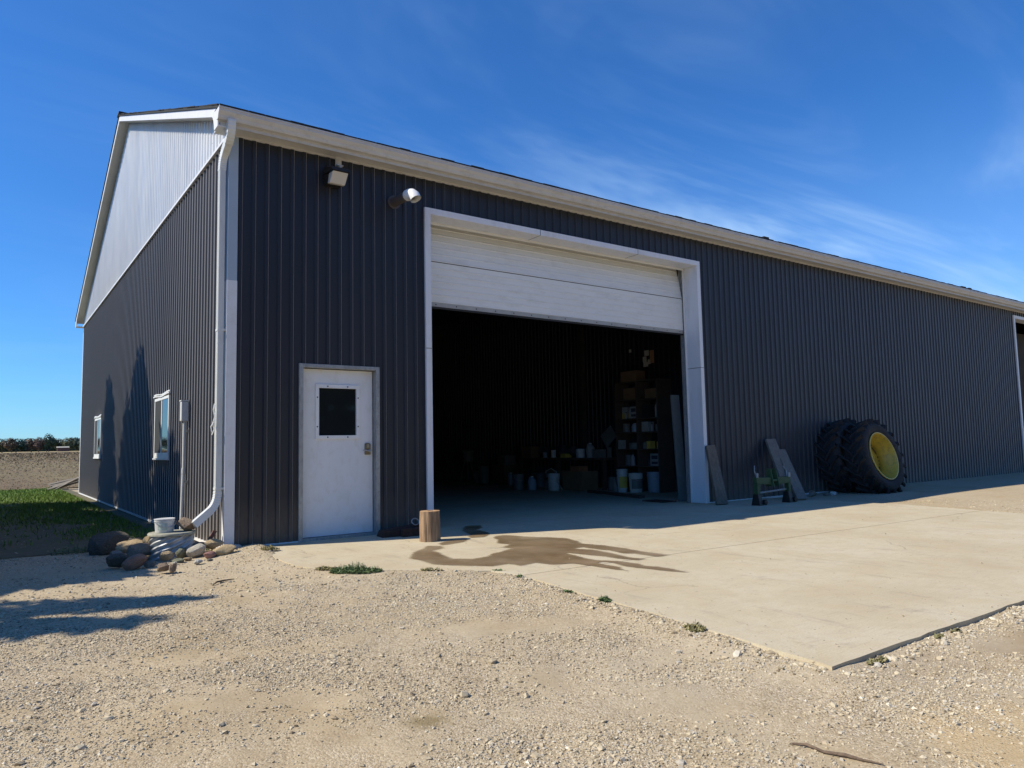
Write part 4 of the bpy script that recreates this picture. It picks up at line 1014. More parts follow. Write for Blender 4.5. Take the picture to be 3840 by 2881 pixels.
IT = [('box', (9.85, 3.27, 1.645), (.2, .20, .27), WH, 'white carton with dark print, biggest on the upper left shelf', dark_print),
      ('bottle', (9.85, 3.46, 1.645), (.09, .09, .30), WH, 'white bottle next to the printed carton on the upper shelf', None),
      ('box', (9.95, 3.65, 1.78), (.2, .17, .14), WH, 'small white carton stacked highest on the upper left shelf', None),
      ('box', (9.95, 3.65, 1.645), (.2, .17, .13), YL, 'yellowish carton under the small white one', None),
      ('bottle', (9.80, 3.55, 1.645), (.07, .07, .15), WH, 'short white squeeze bottle in front of the yellowish carton', None),
      ('bottle', (9.80, 2.60, 1.645), (.09, .09, .36), WH, 'tall white spray bottle at the right end of the upper shelf', None),
      ('box', (9.95, 2.95, 1.645), (.25, .25, .30), BK, 'black case on the upper right shelf', None),
      ('can', (9.85, 3.60, 1.335), (.17, .17, .20), GR, 'grey paint can on the middle left shelf', None),
      ('jug', (9.85, 3.33, 1.335), (.16, .16, .20), BG, 'pale blue jug on the middle left shelf', None),
      ('box', (9.85, 2.93, 1.335), (.2, .20, .22), WH, 'plain white carton on the middle right shelf', None),
      ('bottle', (9.80, 2.76, 1.335), (.06, .06, .19), WH, 'thin white bottle on the middle right shelf', None),
      ('can', (9.85, 2.63, 1.335), (.13, .13, .16), GR, 'small grey can at the right end of the middle shelf', None),
      ('box', (9.80, 3.72, .955), (.14, .12, .20), WH, 'white carton at the left end of the lower shelf', None),
      ('can', (9.90, 3.40, .955), (.28, .28, .14), GR, 'wide low grey tin on the lower left shelf', None),
      ('box', (9.85, 2.86, .955), (.15, .12, .17), YL, 'yellow carton on the lower right shelf', None),
      ('bottle', (9.85, 3.03, .955), (.11, .11, .18), GR, 'stubby grey bottle beside the yellow carton', None),
      ('can', (9.85, 2.62, .955), (.10, .10, .15), YL, 'narrow yellow can at the right end of the lower shelf', None),
      ('bottle', (9.80, 3.38, .575), (.10, .10, .28), WH, 'white pump bottle on the lowest shelf', None),
      ('can', (9.90, 3.60, .575), (.18, .18, .24), GR, 'tall grey can on the lowest left shelf', None),
      ('bottle', (9.85, 3.22, .575), (.09, .09, .20), GR, 'grey oil bottle on the lowest left shelf', None),
      ('box', (9.80, 2.66, .575), (.12, .26, .27), WH, 'white carton with a dark panel on the lowest right shelf', dark_print),
      ('bottle', (9.9, 2.98, .575), (.10, .10, .2), BK, 'black oil bottle on the lowest right shelf', None)]
for k, l_, s_, mt, lab, m2 in IT: item(k, l_, s_, mt, lab, m2)
# posters / papers on the partition
for i, (y, z, w_, h_, mt, lab) in enumerate([(3.20, 3.16, .14, .13, MT['paper'], 'square white paper pinned high on the partition wall'), (3.04, 3.06, .13, .30, MT['orangepaper'], 'tall orange sheet pinned highest above the shelf'),
        (3.27, 3.02, .12, .13, MT['paper'], 'white note pinned below the square white paper'), (3.24, 2.90, .15, .11, MT['paper'], 'lowest white note above the shelf'), (3.13, 2.95, .09, .11, MT['paper'], 'small narrow note under the orange sheet'), (3.73, 3.27, .08, .08, MT['paper'], 'tiny white tag alone on the partition wall')]):
    m = MB(); m.box(10.175, 10.178, y - w_ / 2, y + w_ / 2, z - h_ / 2, z + h_ / 2); tag(m.build('pinned_paper', mt), lab, 'paper')
# floor items
pail((8.81, 5.05, 0), .145, .40, 'white pail standing alone left of the brown cardboard carton', group='pails on the barn floor', lid=False)
pail((9.36, 3.30, 0), .12, .50, 'tall white pail with yellow label beside the pump sprayer', group='pails on the barn floor', lab=(-3.0, -1.2, YL))
pail((9.50, 3.02, 0), .155, .42, 'cloudy dirty pail between the yellow labelled pail and the blue grey pail', MT['paper'], group='pails on the barn floor', lid=False, lab=(-3.0, -1.0, GR))
pail((9.78, 2.72, 0), .165, .44, 'blue grey pail at the right end of the row', BG, group='pails on the barn floor', lid=False)
pail((8.42, 5.95, 0), .145, .38, 'dark grey pail left of the pale blue jug', GR, group='pails on the barn floor', lid=False)
item('jug', (8.62, 5.65, 0), (.21, .21, .33), BG, 'pale blue windshield fluid jug standing on the barn floor')
item('jug', (8.95, 5.42, 0), (.20, .2, .24), GR, 'low grey jug between the blue jug and the white pail')
m = MB(); m.box(9.0, 9.5, 4.25, 4.95, 0, .45); m.box(8.998, 9.0, 4.25, 4.55, .1, .3); tag(m.build('carton', CB), 'large brown cardboard carton standing on the barn floor', 'carton')
e = empty('pump_sprayer', (9.50, 3.60, 0), 'white garden pump sprayer with black hose', 'sprayer')
m = MB(); m.lathe([(0, 0), (.09, 0), (.095, .02), (.095, .26), (.07, .31), (.045, .33), (0, .33)], 24); m.build('tank', WH, e, smooth=40)
m = MB(); m.tube([(0, 0, .33), (0, 0, .44)], .018, 10); m.box(-.06, .06, -.015, .015, .43, .455); m.build('pump', BK, e)
m = MB(); m.tube(bend([(-.05, -.02, .32), (-.22, -.12, .40), (-.16, -.2, .02)], 10) + [Vector((-.1, -.34, .02))], .008, 8); m.build('hose', BK, e, smooth=60)
# bench with clutter
e = empty('workbench', (0, 0, 0), 'low dark workbench along the ribbed partition wall', 'workbench')
m = MB(); m.box(9.62, 10.16, 4.15, 7.6, .70, .75); m.build('bench_top', MT['ply'], e)
for x, y in ((9.66, 4.2), (9.66, 5.9), (9.66, 7.5), (10.06, 4.2), (10.06, 7.5)):
    m = MB(); m.box(x, x + .08, y, y + .08, 0, .70); m.build('leg', MT['ply'], e)
m = MB(); m.hexa([(9.86, 4.30, .99), (9.88, 4.30, .99), (9.90, 3.98, 1.25), (9.88, 3.98, 1.25), (9.96, 4.62, 1.27), (9.98, 4.62, 1.27), (10.02, 4.31, 1.52), (10.0, 4.31, 1.52)])
m.box(9.9, 9.98, 4.26, 4.34, .75, 1.0)
tag(m.build('tilted_panel', MT['greyplastic']), 'dark square panel standing on its corner on the workbench', 'panel')
def bag(loc, size, mat, label, seed):
    me = rock_mesh('bag', seed, 3, .1); me.materials.append(mat); o = bpy.data.objects.new('stuffed_bag', me); COL.objects.link(o); o.location = loc; o.scale = size
    return tag(o, label, 'bag', 'bags on the workbench')
bag((9.88, 5.98, .93), (.14, .19, .18), MT['tarp'], 'dark slumped bag at the middle of the workbench', 71)
bag((9.88, 6.75, .90), (.14, .17, .16), MT['tarp'], 'dark bag nearest the far end of the workbench', 72)
bag((9.88, 5.55, .90), (.15, .17, .15), MT['tarp'], 'dark bag beside the pale round tin on the workbench', 73)
item('can', (9.80, 5.18, .75), (.24, .24, .22), MT['pvcpipe'], 'pale round tin on the workbench')
item('can', (9.80, 6.25, .75), (.13, .13, .2), MT['pvcpipe'], 'smaller pale tin further along the workbench')
item('jug', (9.80, 4.82, .75), (.22, .22, .36), WH, 'white jug on the workbench beside the tilted panel')
DU = M('dimmed_white_plastic', (.36, .36, .34), .6, 0, .15, 9);  # bay dimness put into this white as well
for k, l_, s_, mt, lab in [
    ('box', (9.75, 6.0, 0), (.45, .5, .42), CB, 'dusty carton under the middle of the workbench'),
    ('box', (9.8, 6.75, 0), (.4, .45, .35), GR, 'grey crate under the workbench beside the dusty carton'),
    ('can', (9.5, 6.45, 0), (.26, .26, .34), GR, 'grey drum in front of the grey crate'),
    ('box', (9.85, 7.3, .75), (.3, .42, .3), CB, 'carton at the far end of the workbench top'),
    ('box', (9.8, 5.75, .75), (.2, .2, .1), YL, 'low yellow carton on the workbench front edge'),
    ('can', (9.72, 6.5, .75), (.11, .11, .14), BG, 'pale blue can on the workbench near the far end'),
    ('box', (9.75, 4.45, .75), (.2, .26, .2), GR, 'grey carton under the tilted panel on the workbench'),
    ('jug', (9.6, 7.9, 0), (.2, .2, .34), DU, 'dull white jug on the floor past the workbench'),
    ('box', (9.85, 8.5, 0), (.5, .6, .55), CB, 'brown carton on the floor past the workbench'),
    ('box', (9.85, 8.45, .55), (.35, .4, .25), GR, 'grey carton stacked on the brown one past the workbench'),
    ('can', (9.5, 9.1, 0), (.3, .3, .5), GR, 'tall grey drum deep in the barn'),
    ('box', (9.1, 4.45, .45), (.28, .3, .12), M('faded_orange_card', (.3, .12, .05), .8), 'flat orange carton lying on the large cardboard one'),
    ('can', (9.72, 3.98, 0), (.24, .24, .3), GR, 'grey can between workbench and shelf unit'),
    ('box', (9.95, 3.45, 2.075), (.25, .4, .28), CB, 'brown carton on the highest left shelf'),
    ('box', (9.95, 2.8, 2.075), (.25, .35, .22), CB, 'brown carton on the highest right shelf'),
    ('box', (9.95, 3.45, 2.495), (.3, .5, .25), CB, 'wide carton on top of the shelf unit')]:
    item(k, l_, s_, mt, lab)
m = MB(); pts = [(9.55 + .22 * math.cos(a * .9) * (1 - a * .01), 5.35 + .2 * math.sin(a * .9), .02 + a * .004) for a in range(24)]; m.tube(pts, .014, 8)
tag(m.build('coiled_hose', BK, smooth=60), 'black hose coiled on the barn floor before the workbench', 'hose')
m = MB(); m.tube([(8.78, 5.30, .30), (8.72, 5.22, .46), (8.74, 5.05, .52), (8.80, 4.93, .44), (8.80, 4.90, .2), (8.95, 4.9, .02)], .014, 8)
tag(m.build('looped_cord', DU, smooth=60), 'pale cord looping beside the white pail', 'cord')
m = MB(); m.hexa([(8.80, 3.85, 0), (8.92, 3.85, 0), (8.40, 1.70, 0), (8.24, 1.70, 0), (8.80, 3.85, .05), (8.92, 3.85, .05), (8.40, 1.70, .05), (8.24, 1.70, .05)])
tag(m.build('plank', MT['ply']), 'dark plank lying flat on the barn floor before the pails', 'plank')
m = MB(); m.hexa([(8.19, .62, 0), (8.36, .58, 0), (8.37, .62, 0), (8.20, .66, 0), (8.205, .74, 1.97), (8.375, .70, 1.97), (8.385, .74, 1.97), (8.215, .78, 1.97)])
tag(m.build('leaning_board', MT['greyplastic']), 'tall grey board leaning just inside the right door jamb', 'board')
m = MB(); m.box(7.75, 8.1, .62, 1.15, -.002, .02); tag(m.build('door_mat', MT['rust'], bevel=.004), 'dark brown mat lying inside the right door jamb', 'mat')
e = empty('parts_stand', (9.9, 10.6, 0), 'dark stand holding a grey tub deep inside the barn', 'stand')
m = MB(); m.lathe([(0, .62), (.16, .62), (.2, .95), (.19, .95), (.15, .64), (0, .64)], 20); m.build('tub', GR, e, smooth=40)
m = MB()
for a in (0, 2.1, 4.2): m.tube([(.1 * math.cos(a), .1 * math.sin(a), .62), (.26 * math.cos(a), .26 * math.sin(a), 0)], .016, 6)
m.build('tripod', MT['zinc'], e)
item('bottle', (9.7, 9.75, 0), (.2, .2, .42), WH, 'white bottle on the floor beside the dark stand')

# ------------------------------------------------------------------ twigs
def stick(pts, rad, label, branch=None):
    pts = [(x, y, hz(x, y).item() + .006 + z * .6) for x, y, z in pts]
    m = MB(); m.tube(pts, rad, 7)
    if branch: m.tube([(x, y, hz(x, y).item() + z) for x, y, z in branch], rad[0] * .5 if isinstance(rad, list) else rad * .5, 5)
    return tag(m.build('fallen_stick', MT['stick'], smooth=60), label, 'stick')
stick([(.27, -6.86, .0), (.29, -6.91, .008), (.285, -6.98, .003), (.31, -7.05, .006), (.318, -7.10, .0), (.335, -7.17, .002)], [.003, .006, .0055, .007, .005, .002], 'thin dry stick lying on the gravel near the corner of the pad', [(.29, -6.91, .008), (.265, -6.90, .012), (.25, -6.87, .008)])
stick([(-.60, -1.96, .0), (-.55, -1.90, .02), (-.47, -1.85, .01), (-.38, -1.80, .0)], [.003, .008, .007, .003], 'short dark twig on the gravel in front of the well rocks')

# ------------------------------------------------------------------ weeds, grass
def blades(name, X, Y, Z, hgt, wid, mat, lean=.5, segs=1):
    n = len(X); a = rng.uniform(0, 2 * PI, n); ln = rng.uniform(0, lean, n) * hgt; la = rng.uniform(0, 2 * PI, n)
    dx, dy = np.cos(a) * wid / 2, np.sin(a) * wid / 2
    v0 = np.stack([X - dx, Y - dy, Z], 1); v1 = np.stack([X + dx, Y + dy, Z], 1)
    v2 = np.stack([X + np.cos(la) * ln, Y + np.sin(la) * ln, Z + hgt], 1)
    V = np.stack([v0, v1, v2], 1).reshape(-1, 3); F = np.arange(3 * n).reshape(-1, 3)
    return np_mesh(name, V, F, mat, rng.uniform(0, 1, n))
N = 70000
X = -.25 - 10.7 * rng.uniform(0, 1, N) ** 1.7; Y = rng.uniform(2.2, 20.1, N)
keep = (fnoise(X, Y, .5) + (Y - 5.5) * .16 + rng.normal(0, .55, N) > 0) & ((X < -.30 - .15 * fnoise(X * 0, Y, 1.0) + rng.normal(0, .18, N)) | (Y > 19))
X, Y = X[keep], Y[keep]
tag(blades('grass', X, Y, hz(X, Y) + .01, rng.uniform(.025, .075, len(X)), rng.uniform(.010, .022, len(X)), MT['grass'], .8), 'short green lawn grass growing along the side of the barn', 'grass', kind='stuff')
N = 34000
r_ = rng.uniform(0, 1, N) ** 2.2; Y = 20 + r_ * 330; X = rng.uniform(-1, 1, N) * (3 + (Y + 8) * .22) - .5 - (Y - 20) * .0
keep = X < 3 + (Y - 20) * .3; X, Y = X[keep], Y[keep]
sz = .022 + (Y - 20) * .0013
tag(blades('crop_stubble', X, Y, hz(X, Y) + .03, rng.uniform(.3, 1.0, len(X)) * sz, rng.uniform(.5, 2.0, len(X)) * sz, MT['stubble'], 3.0), 'pale dry crop stubble scattered over the brown field', 'stubble', kind='stuff')

def weed(cx, cy, rx, ry, n, h, mat, label, rz=0, z=None):
    a = rng.uniform(0, 2 * PI, n); r = np.sqrt(rng.uniform(0, 1, n)); u = np.cos(a) * r * rx; v = np.sin(a) * r * ry
    X = cx + u * math.cos(rz) - v * math.sin(rz); Y = cy + u * math.sin(rz) + v * math.cos(rz)
    z0 = hz(X, Y) + .005 if z is None else np.full(n, z)
    hh = h * (1 - .6 * r) * rng.uniform(.4, 1.2, n) * (.75 + .45 * fnoise(X, Y, .04, .9)); lev = rng.uniform(0, 1, n)
    # little leaves at several heights + stems
    Z = z0 + hh * lev; s = rng.uniform(.006, .016, n); t = rng.uniform(0, 2 * PI, n); ti = rng.uniform(-.6, .9, n)
    d = np.stack([np.cos(t), np.sin(t), ti], 1) * s[:, None]; e_ = np.stack([-np.sin(t), np.cos(t), rng.uniform(-.3, .3, n)], 1) * s[:, None] * .45
    c = np.stack([X, Y, Z], 1)
    V = np.stack([c - d, c + e_, c + d, c - e_], 1).reshape(-1, 3); F = np.arange(4 * n).reshape(-1, 4)
    T = rng.uniform(0, 1, n) * .6 + lev * .4
    m_ = n // 6; Xs, Ys, Zs = X[:m_], Y[:m_], z0[:m_]; w = .0015
    V2 = np.stack([np.stack([Xs - w, Ys, Zs], 1), np.stack([Xs + w, Ys, Zs], 1), np.stack([Xs + w + .3 * hh[:m_] * np.cos(a[:m_]), Ys + .3 * hh[:m_] * np.sin(a[:m_]), Zs + hh[:m_] * 1.15], 1), np.stack([Xs - w + .3 * hh[:m_] * np.cos(a[:m_]), Ys + .3 * hh[:m_] * np.sin(a[:m_]), Zs + hh[:m_] * 1.15], 1)], 1).reshape(-1, 3)
    V = np.concatenate([V, V2]); F = np.concatenate([F, np.arange(4 * m_).reshape(-1, 4) + 4 * n]); T = np.concatenate([T, rng.uniform(0, .6, m_)])
    return tag(np_mesh('weed_clump', V, F, mat, T), label, 'weed', 'weeds along the edge of the pad')
weed(.475, -2.46, .24, .075, 1700, .075, MT['weed'], 'bushiest green weed patch along the ragged pad edge before the entry door', -.75)
weed(.335, -2.16, .12, .05, 420, .035, MT['drygrass'], 'yellowish low weed joined to the bushiest green patch', -.9)
weed(1.0, -2.88, .10, .03, 160, .03, MT['drygrass'], 'thin dry weed right of the bushiest green patch', -.7)
weed(.33, -.55, .10, .07, 320, .07, MT['drygrass'], 'dry brown weed at the pad edge near the barn corner')
weed(1.48, -3.22, .07, .035, 200, .03, MT['weed'], 'small weed where the ragged pad edge turns straight', -.7)
weed(1.42, -3.60, .03, .03, 70, .025, MT['weed'], 'tiny weed just past the turn of the pad edge')
weed(1.355, -4.30, .03, .04, 80, .025, MT['weed'], 'sparse weed along the straight pad edge near the crack', 0)
weed(1.33, -4.72, .035, .05, 260, .04, MT['weed'], 'dense little weed midway along the straight pad edge', 0)
weed(1.20, -5.62, .05, .07, 300, .04, MT['drygrass'], 'faded weed on the straight pad edge nearest its front corner', 0)
weed(1.42, -6.58, .08, .025, 260, .03, MT['drygrass'], 'low weed on the front pad edge next to the corner', 0)
weed(2.1, -6.57, .04, .02, 80, .035, MT['drygrass'], 'wispy weed on the front pad edge further from the corner', 0)
weed(2.3, -6.57, .04, .02, 100, .035, MT['drygrass'], 'wispy weed at the right end of the front pad edge', 0)
weed(-.62, .42, .10, .12, 420, .26, MT['drygrass'], 'tall yellow green weed behind the culvert well')
weed(-1.35, 1.3, .22, .2, 500, .12, MT['weed'], 'green tuft in the shade behind the big boulder')
weed(-.10, .22, .06, .04, 120, .12, MT['weed'], 'thin weed at the foot of the siding by the corner')

weed(-.30, .55, .05, .30, 500, .05, MT['drygrass'], 'dry straw litter between the culvert well and the barn side')
# ------------------------------------------------------------------ gravel
OCT_V = np.array([[1, 0, 0], [-1, 0, 0], [0, 1, 0], [0, -1, 0], [0, 0, 1], [0, 0, -1]], float)
OCT_F = np.array([[0, 2, 4], [2, 1, 4], [1, 3, 4], [3, 0, 4], [2, 0, 5], [1, 2, 5], [3, 1, 5], [0, 3, 5]])
ph = (1 + 5 ** .5) / 2
ICO_V = np.array([[-1, ph, 0], [1, ph, 0], [-1, -ph, 0], [1, -ph, 0], [0, -1, ph], [0, 1, ph], [0, -1, -ph], [0, 1, -ph], [ph, 0, -1], [ph, 0, 1], [-ph, 0, -1], [-ph, 0, 1]]) / math.sqrt(1 + ph * ph)
ICO_F = np.array([[0, 11, 5], [0, 5, 1], [0, 1, 7], [0, 7, 10], [0, 10, 11], [1, 5, 9], [5, 11, 4], [11, 10, 2], [10, 7, 6], [7, 1, 8], [3, 9, 4], [3, 4, 2], [3, 2, 6], [3, 6, 8], [3, 8, 9], [4, 9, 5], [2, 4, 11], [6, 2, 10], [8, 6, 7], [9, 8, 1]])
def rotmats(n):
    q = rng.normal(size=(n, 4)); q /= np.linalg.norm(q, axis=1, keepdims=True); w, x, y, z = q.T
    return np.stack([1 - 2 * (y * y + z * z), 2 * (x * y - z * w), 2 * (x * z + y * w), 2 * (x * y + z * w), 1 - 2 * (x * x + z * z), 2 * (y * z - x * w), 2 * (x * z - y * w), 2 * (y * z + x * w), 1 - 2 * (x * x + y * y)], 1).reshape(n, 3, 3)
PADN = np.array(PAD)
def stones(name, X, Y, S, BV, BF, sink=.25, squash=.65):
    n = len(X); Vb = BV[None] * (1 + rng.uniform(-.32, .32, (n, len(BV), 1))) * rng.uniform(.65, 1.25, (n, 1, 3))
    Vr = np.einsum('nij,nkj->nki', rotmats(n), Vb); Vr[:, :, 2] *= squash
    Z = hz(X, Y) + S * squash * (1 - 2 * sink) * .5
    V = (Vr * S[:, None, None] + np.stack([X, Y, Z], 1)[:, None, :]).reshape(-1, 3)
    F = (BF[None] + (np.arange(n) * len(BV))[:, None, None]).reshape(-1, 3)
    t = np.repeat(np.clip(rng.beta(2.2, 2.0, n) + .12 * fnoise(X, Y, .9, 1.0), 0, 1), len(BF))
    o = np_mesh(name, V, F, MT['stones'], t); return o
CX, CY = -2.19, -8.54
def scatter(n, d0, d1, bias=1.0):
    d = d0 + (d1 - d0) * rng.uniform(0, 1, n) ** bias; a = rng.uniform(-.66, .66, n) - .626 + PI / 2
    X = CX + np.cos(a) * d; Y = CY + np.sin(a) * d
    k = ~in_poly(X, Y, PAD) & ~((X > -.02) & (Y > -.02)) & (Y < 8)
    return X[k], Y[k]
def clump(X, Y, thr, s=.5):
    # wheel ruts packed free of loose stone, curving from the yard towards the pad
    rut = np.minimum(np.abs(Y + 4.6 + .18 * X + .25 * np.sin(X * .7)), np.abs(Y + 6.2 + .18 * X + .25 * np.sin(X * .7)))
    thr = thr + .9 * np.exp(-(rut / .20) ** 2) - .35 * np.exp(-((rut - .38) / .15) ** 2)
    k = (fnoise(X, Y, s, .7) + .6 * fnoise(X, Y, s * .35, 3.1) + rng.normal(0, .45, len(X))) > thr
    return X[k], Y[k]
X, Y = scatter(250000, 2.2, 6.5, .85); X, Y = clump(X, Y, -.15)
S = rng.lognormal(math.log(.0040), .48, len(X)).clip(0, .014); g1 = stones('gravel', X, Y, S, OCT_V, OCT_F); tag(g1, 'fine crushed gravel scattered over the dirt yard', 'gravel', kind='stuff')
X, Y = scatter(80000, 5.5, 15.0, .9); X, Y = clump(X, Y, -.1)
S = rng.lognormal(math.log(.0068), .45, len(X)).clip(0, .02); g2 = stones('gravel', X, Y, S, OCT_V, OCT_F); tag(g2, 'gravel in the middle of the yard near the well and pad edge', 'gravel', kind='stuff')
X, Y = scatter(8000, 2.4, 14.0, .8); X, Y = clump(X, Y, .25, .35)
S = rng.lognormal(math.log(.0088), .38, len(X)).clip(0, .028); g3 = stones('gravel', X, Y, S, ICO_V, ICO_F); tag(g3, 'larger pale pebbles lying among the fine gravel', 'gravel', kind='stuff')
# loose stones along the slab edge
t_ = rng.uniform(0, 1, 1100); X = np.where(t_ < .55, 1.47 - (t_ / .55) * .35, 1.12 + (t_ - .55) / .45 * 2.6); Y = np.where(t_ < .55, -3.5 - (t_ / .55) * 3.02, -6.56)
X = X + np.where(t_ < .55, -np.abs(rng.normal(0, .07, 1100)) - .01, 0); Y = Y + np.where(t_ < .55, 0, -np.abs(rng.normal(0, .07, 1100)) - .01)
S = rng.lognormal(math.log(.0072), .45, 1100).clip(0, .024); tag(stones('gravel', X, Y, S, ICO_V, ICO_F, .1), 'loose stones gathered along the edge of the concrete pad', 'gravel', kind='stuff')
n_ = 2600; X = rng.uniform(.3, 9.5, n_); Y = -6.5 + 6.4 * rng.uniform(0, 1, n_) ** 1.3; k = in_poly(X, Y, PAD); X, Y = X[k], Y[k]
dd = pad_dist(X, Y); k = rng.uniform(0, 1, len(X)) < np.clip(.10 + .9 * np.exp(-dd / .18), 0, 1); X, Y = X[k], Y[k]
g5 = stones('grit', X, Y, rng.lognormal(math.log(.004), .4, len(X)), OCT_V, OCT_F, .1)
co = np.empty(len(g5.data.vertices) * 3, np.float32); g5.data.vertices.foreach_get('co', co); co = co.reshape(-1, 6, 3); co[:, :, 2] += (.0035 - co[:, :, 2].min(1))[:, None]; g5.data.vertices.foreach_set('co', co.ravel()); g5.data.update()
tag(g5, 'loose grit and small stones tracked onto the concrete pad', 'grit', kind='stuff')
# pile of weathered boards behind the far barn corner
e = empty('board_pile', (-.12, 19.0, -.05), 'weathered grey pile of old slats behind the far barn corner', 'board pile')
for k in range(9):
    m = MB(); a = -.35 + k * .06; L_ = random.uniform(.5, .9); x0 = random.uniform(-.1, .15)
    p0 = Vector((x0 - L_ * .55, -.25 + k * .05, .02 + k * .02)); p1 = Vector((x0 + L_ * .6, -.1 + k * .06, .30 + random.uniform(-.05, .1)))
    m.rtube([p0, p1], .12, .03, (0, 1, .3)); m.build('slat', MT['greyboards'], e)

# ------------------------------------------------------------------ spruces out of frame (they cast the shade)
def spruce_mesh(seed):
    g = np.random.default_rng(seed); n = 9000
    t = g.uniform(0.02, 1, n) ** .75; t = 1 - t                       # 0 base .. 1 top
    nb = 9; lvl = np.floor(t * 34) / 34; ang = np.floor(g.uniform(0, nb, n)) / nb * 2 * PI + lvl * 40 + g.normal(0, .10, n)
    amp = 1 + .35 * np.sin(lvl * 91 + np.floor(ang * 2) * 2.3)
    r = (1 - np.exp(-(1 - lvl) * 4.6)) * (.10 + .90 * g.uniform(0, 1, n) ** .55) * amp * .185 + .004
    x = np.cos(ang) * r; y = np.sin(ang) * r; z = .04 + .96 * lvl - r * .28 + g.normal(0, .006, n)
    s = g.uniform(.012, .026, n) * (1 - .3 * lvl)
    d = np.stack([np.cos(ang), np.sin(ang), -.35 + g.normal(0, .3, n)], 1) * s[:, None] * 1.5
    e_ = np.stack([-np.sin(ang), np.cos(ang), g.normal(0, .5, n)], 1) * s[:, None] * .6
    c = np.stack([x, y, z], 1)
    V = np.stack([c - d, c + e_, c + d, c - e_], 1).reshape(-1, 3); return V, np.arange(4 * n).reshape(-1, 4), g.uniform(0, 1, n)
SPR = []
for sd in (1, 2, 3):
    V, F, T = spruce_mesh(sd); o = np_mesh('needles', V, F, MT['needles'], T); SPR.append(o.data); bpy.data.objects.remove(o)
m = MB(); m.tube([(0, 0, -.02), (0, 0, .35), (0, 0, .97)], [.016, .011, .002], 8); tk = m.build('trunk', MT['bark']); TRK = tk.data; bpy.data.objects.remove(tk)
def spruce(x, y, h, wf, k, label):
    e = empty('spruce_tree', (x, y, hz(x, y).item()), label, 'spruce', 'row of spruces beside the barn', rz=k * 1.1); e.scale = (h * wf, h * wf, h)
    for nm, d in (('crown', SPR[k % 3]), ('trunk', TRK)):
        o = bpy.data.objects.new(nm, d); COL.objects.link(o); o.parent = e
for i, (x, y, h, wf, lab) in enumerate([
    (-5.0, 7.35, 8.2, 1.0, 'tallest dark spruce beside the barn, casting shade by the near window'), (-5.0, 11.3, 8.0, .95, 'second tall spruce, furthest along the barn side'),
    (-5.0, 8.75, 7.35, .8, 'spruce squeezed between the two tallest spruces'),
    (-5.3, 4.9, 6.9, 1.15, 'medium spruce standing next to the tallest spruce'), (-5.5, 2.9, 4.9, 1.75, 'broad low spruce opposite the culvert well'), (-5.6, 1.30, 4.75, 1.85, 'low spruce between the broad one and the slim one'),
    (-6.3, -.50, 5.85, .48, 'slim spruce just nearer the yard than the low ones'), (-6.2, -1.28, 5.3, .52, 'smallest spruce at the yard end of the row'),
    (-5.8, 12.7, 5.4, 1.0, 'bushy spruce at the field end of the row'), (-8.6, 9.2, 8.6, 1.1, 'spruce standing behind the rest of the row')]):
    spruce(x, y, h, wf, i, lab)

# ------------------------------------------------------------------ distant treeline, shed
def crown_mesh(seed):
    g = np.random.default_rng(seed); V = []; T = []
    blobs = [(0, 0, .62, .42)] + [(g.uniform(-.32, .32), g.uniform(-.3, .3), g.uniform(.28, .82), g.uniform(.16, .3)) for _ in range(9)]
    for bx, by, bz, br in blobs:
        n = int(340 * br); v = g.normal(size=(n, 3)); v /= np.linalg.norm(v, axis=1, keepdims=True); c = np.array([bx, by, bz]) + v * br * g.uniform(.75, 1.08, (n, 1))
        s = g.uniform(.03, .065, n); d = g.normal(size=(n, 3)); d /= np.linalg.norm(d, axis=1, keepdims=True); e_ = np.cross(d, v) ; e_ /= np.linalg.norm(e_, axis=1, keepdims=True) + 1e-6
        d = np.cross(e_, v)
        d = d * s[:, None]; e_ = e_ * s[:, None]
        V.append(np.stack([c - d, c + e_, c + d, c - e_], 1).reshape(-1, 3)); T.append(g.uniform(0, 1, n))
    V = np.concatenate(V); V[:, 2] = V[:, 2].clip(.06, None); T = np.concatenate(T); return V, np.arange(len(V)).reshape(-1, 4), T
CR = {}
for sd in range(3):
    for ci in range(4):
        V, F, T = crown_mesh(sd + 30); o = np_mesh('crown', V, F, TREECOL[ci], T); CR[sd, ci] = o.data; bpy.data.objects.remove(o)
m = MB(); m.tube([(0, 0, -.02), (0, 0, .5)], [.035, .02], 7); tk = m.build('trunk', MT['bark']); TRK2 = tk.data; bpy.data.objects.remove(tk)
KINDS_ = ['dark green', 'rusty brown', 'olive', 'reddish']
def far_tree(x, y, h, w, sd, ci, label):
    e = empty('broadleaf_tree', (x, y, hz(x, y).item()), label, 'tree', 'treeline beyond the field', rz=sd * 2.0 + x); e.scale = (w, w, h)
    for nm, d in (('crown', CR[sd, ci]), ('trunk', TRK2)):
        o = bpy.data.objects.new(nm, d); COL.objects.link(o); o.parent = e
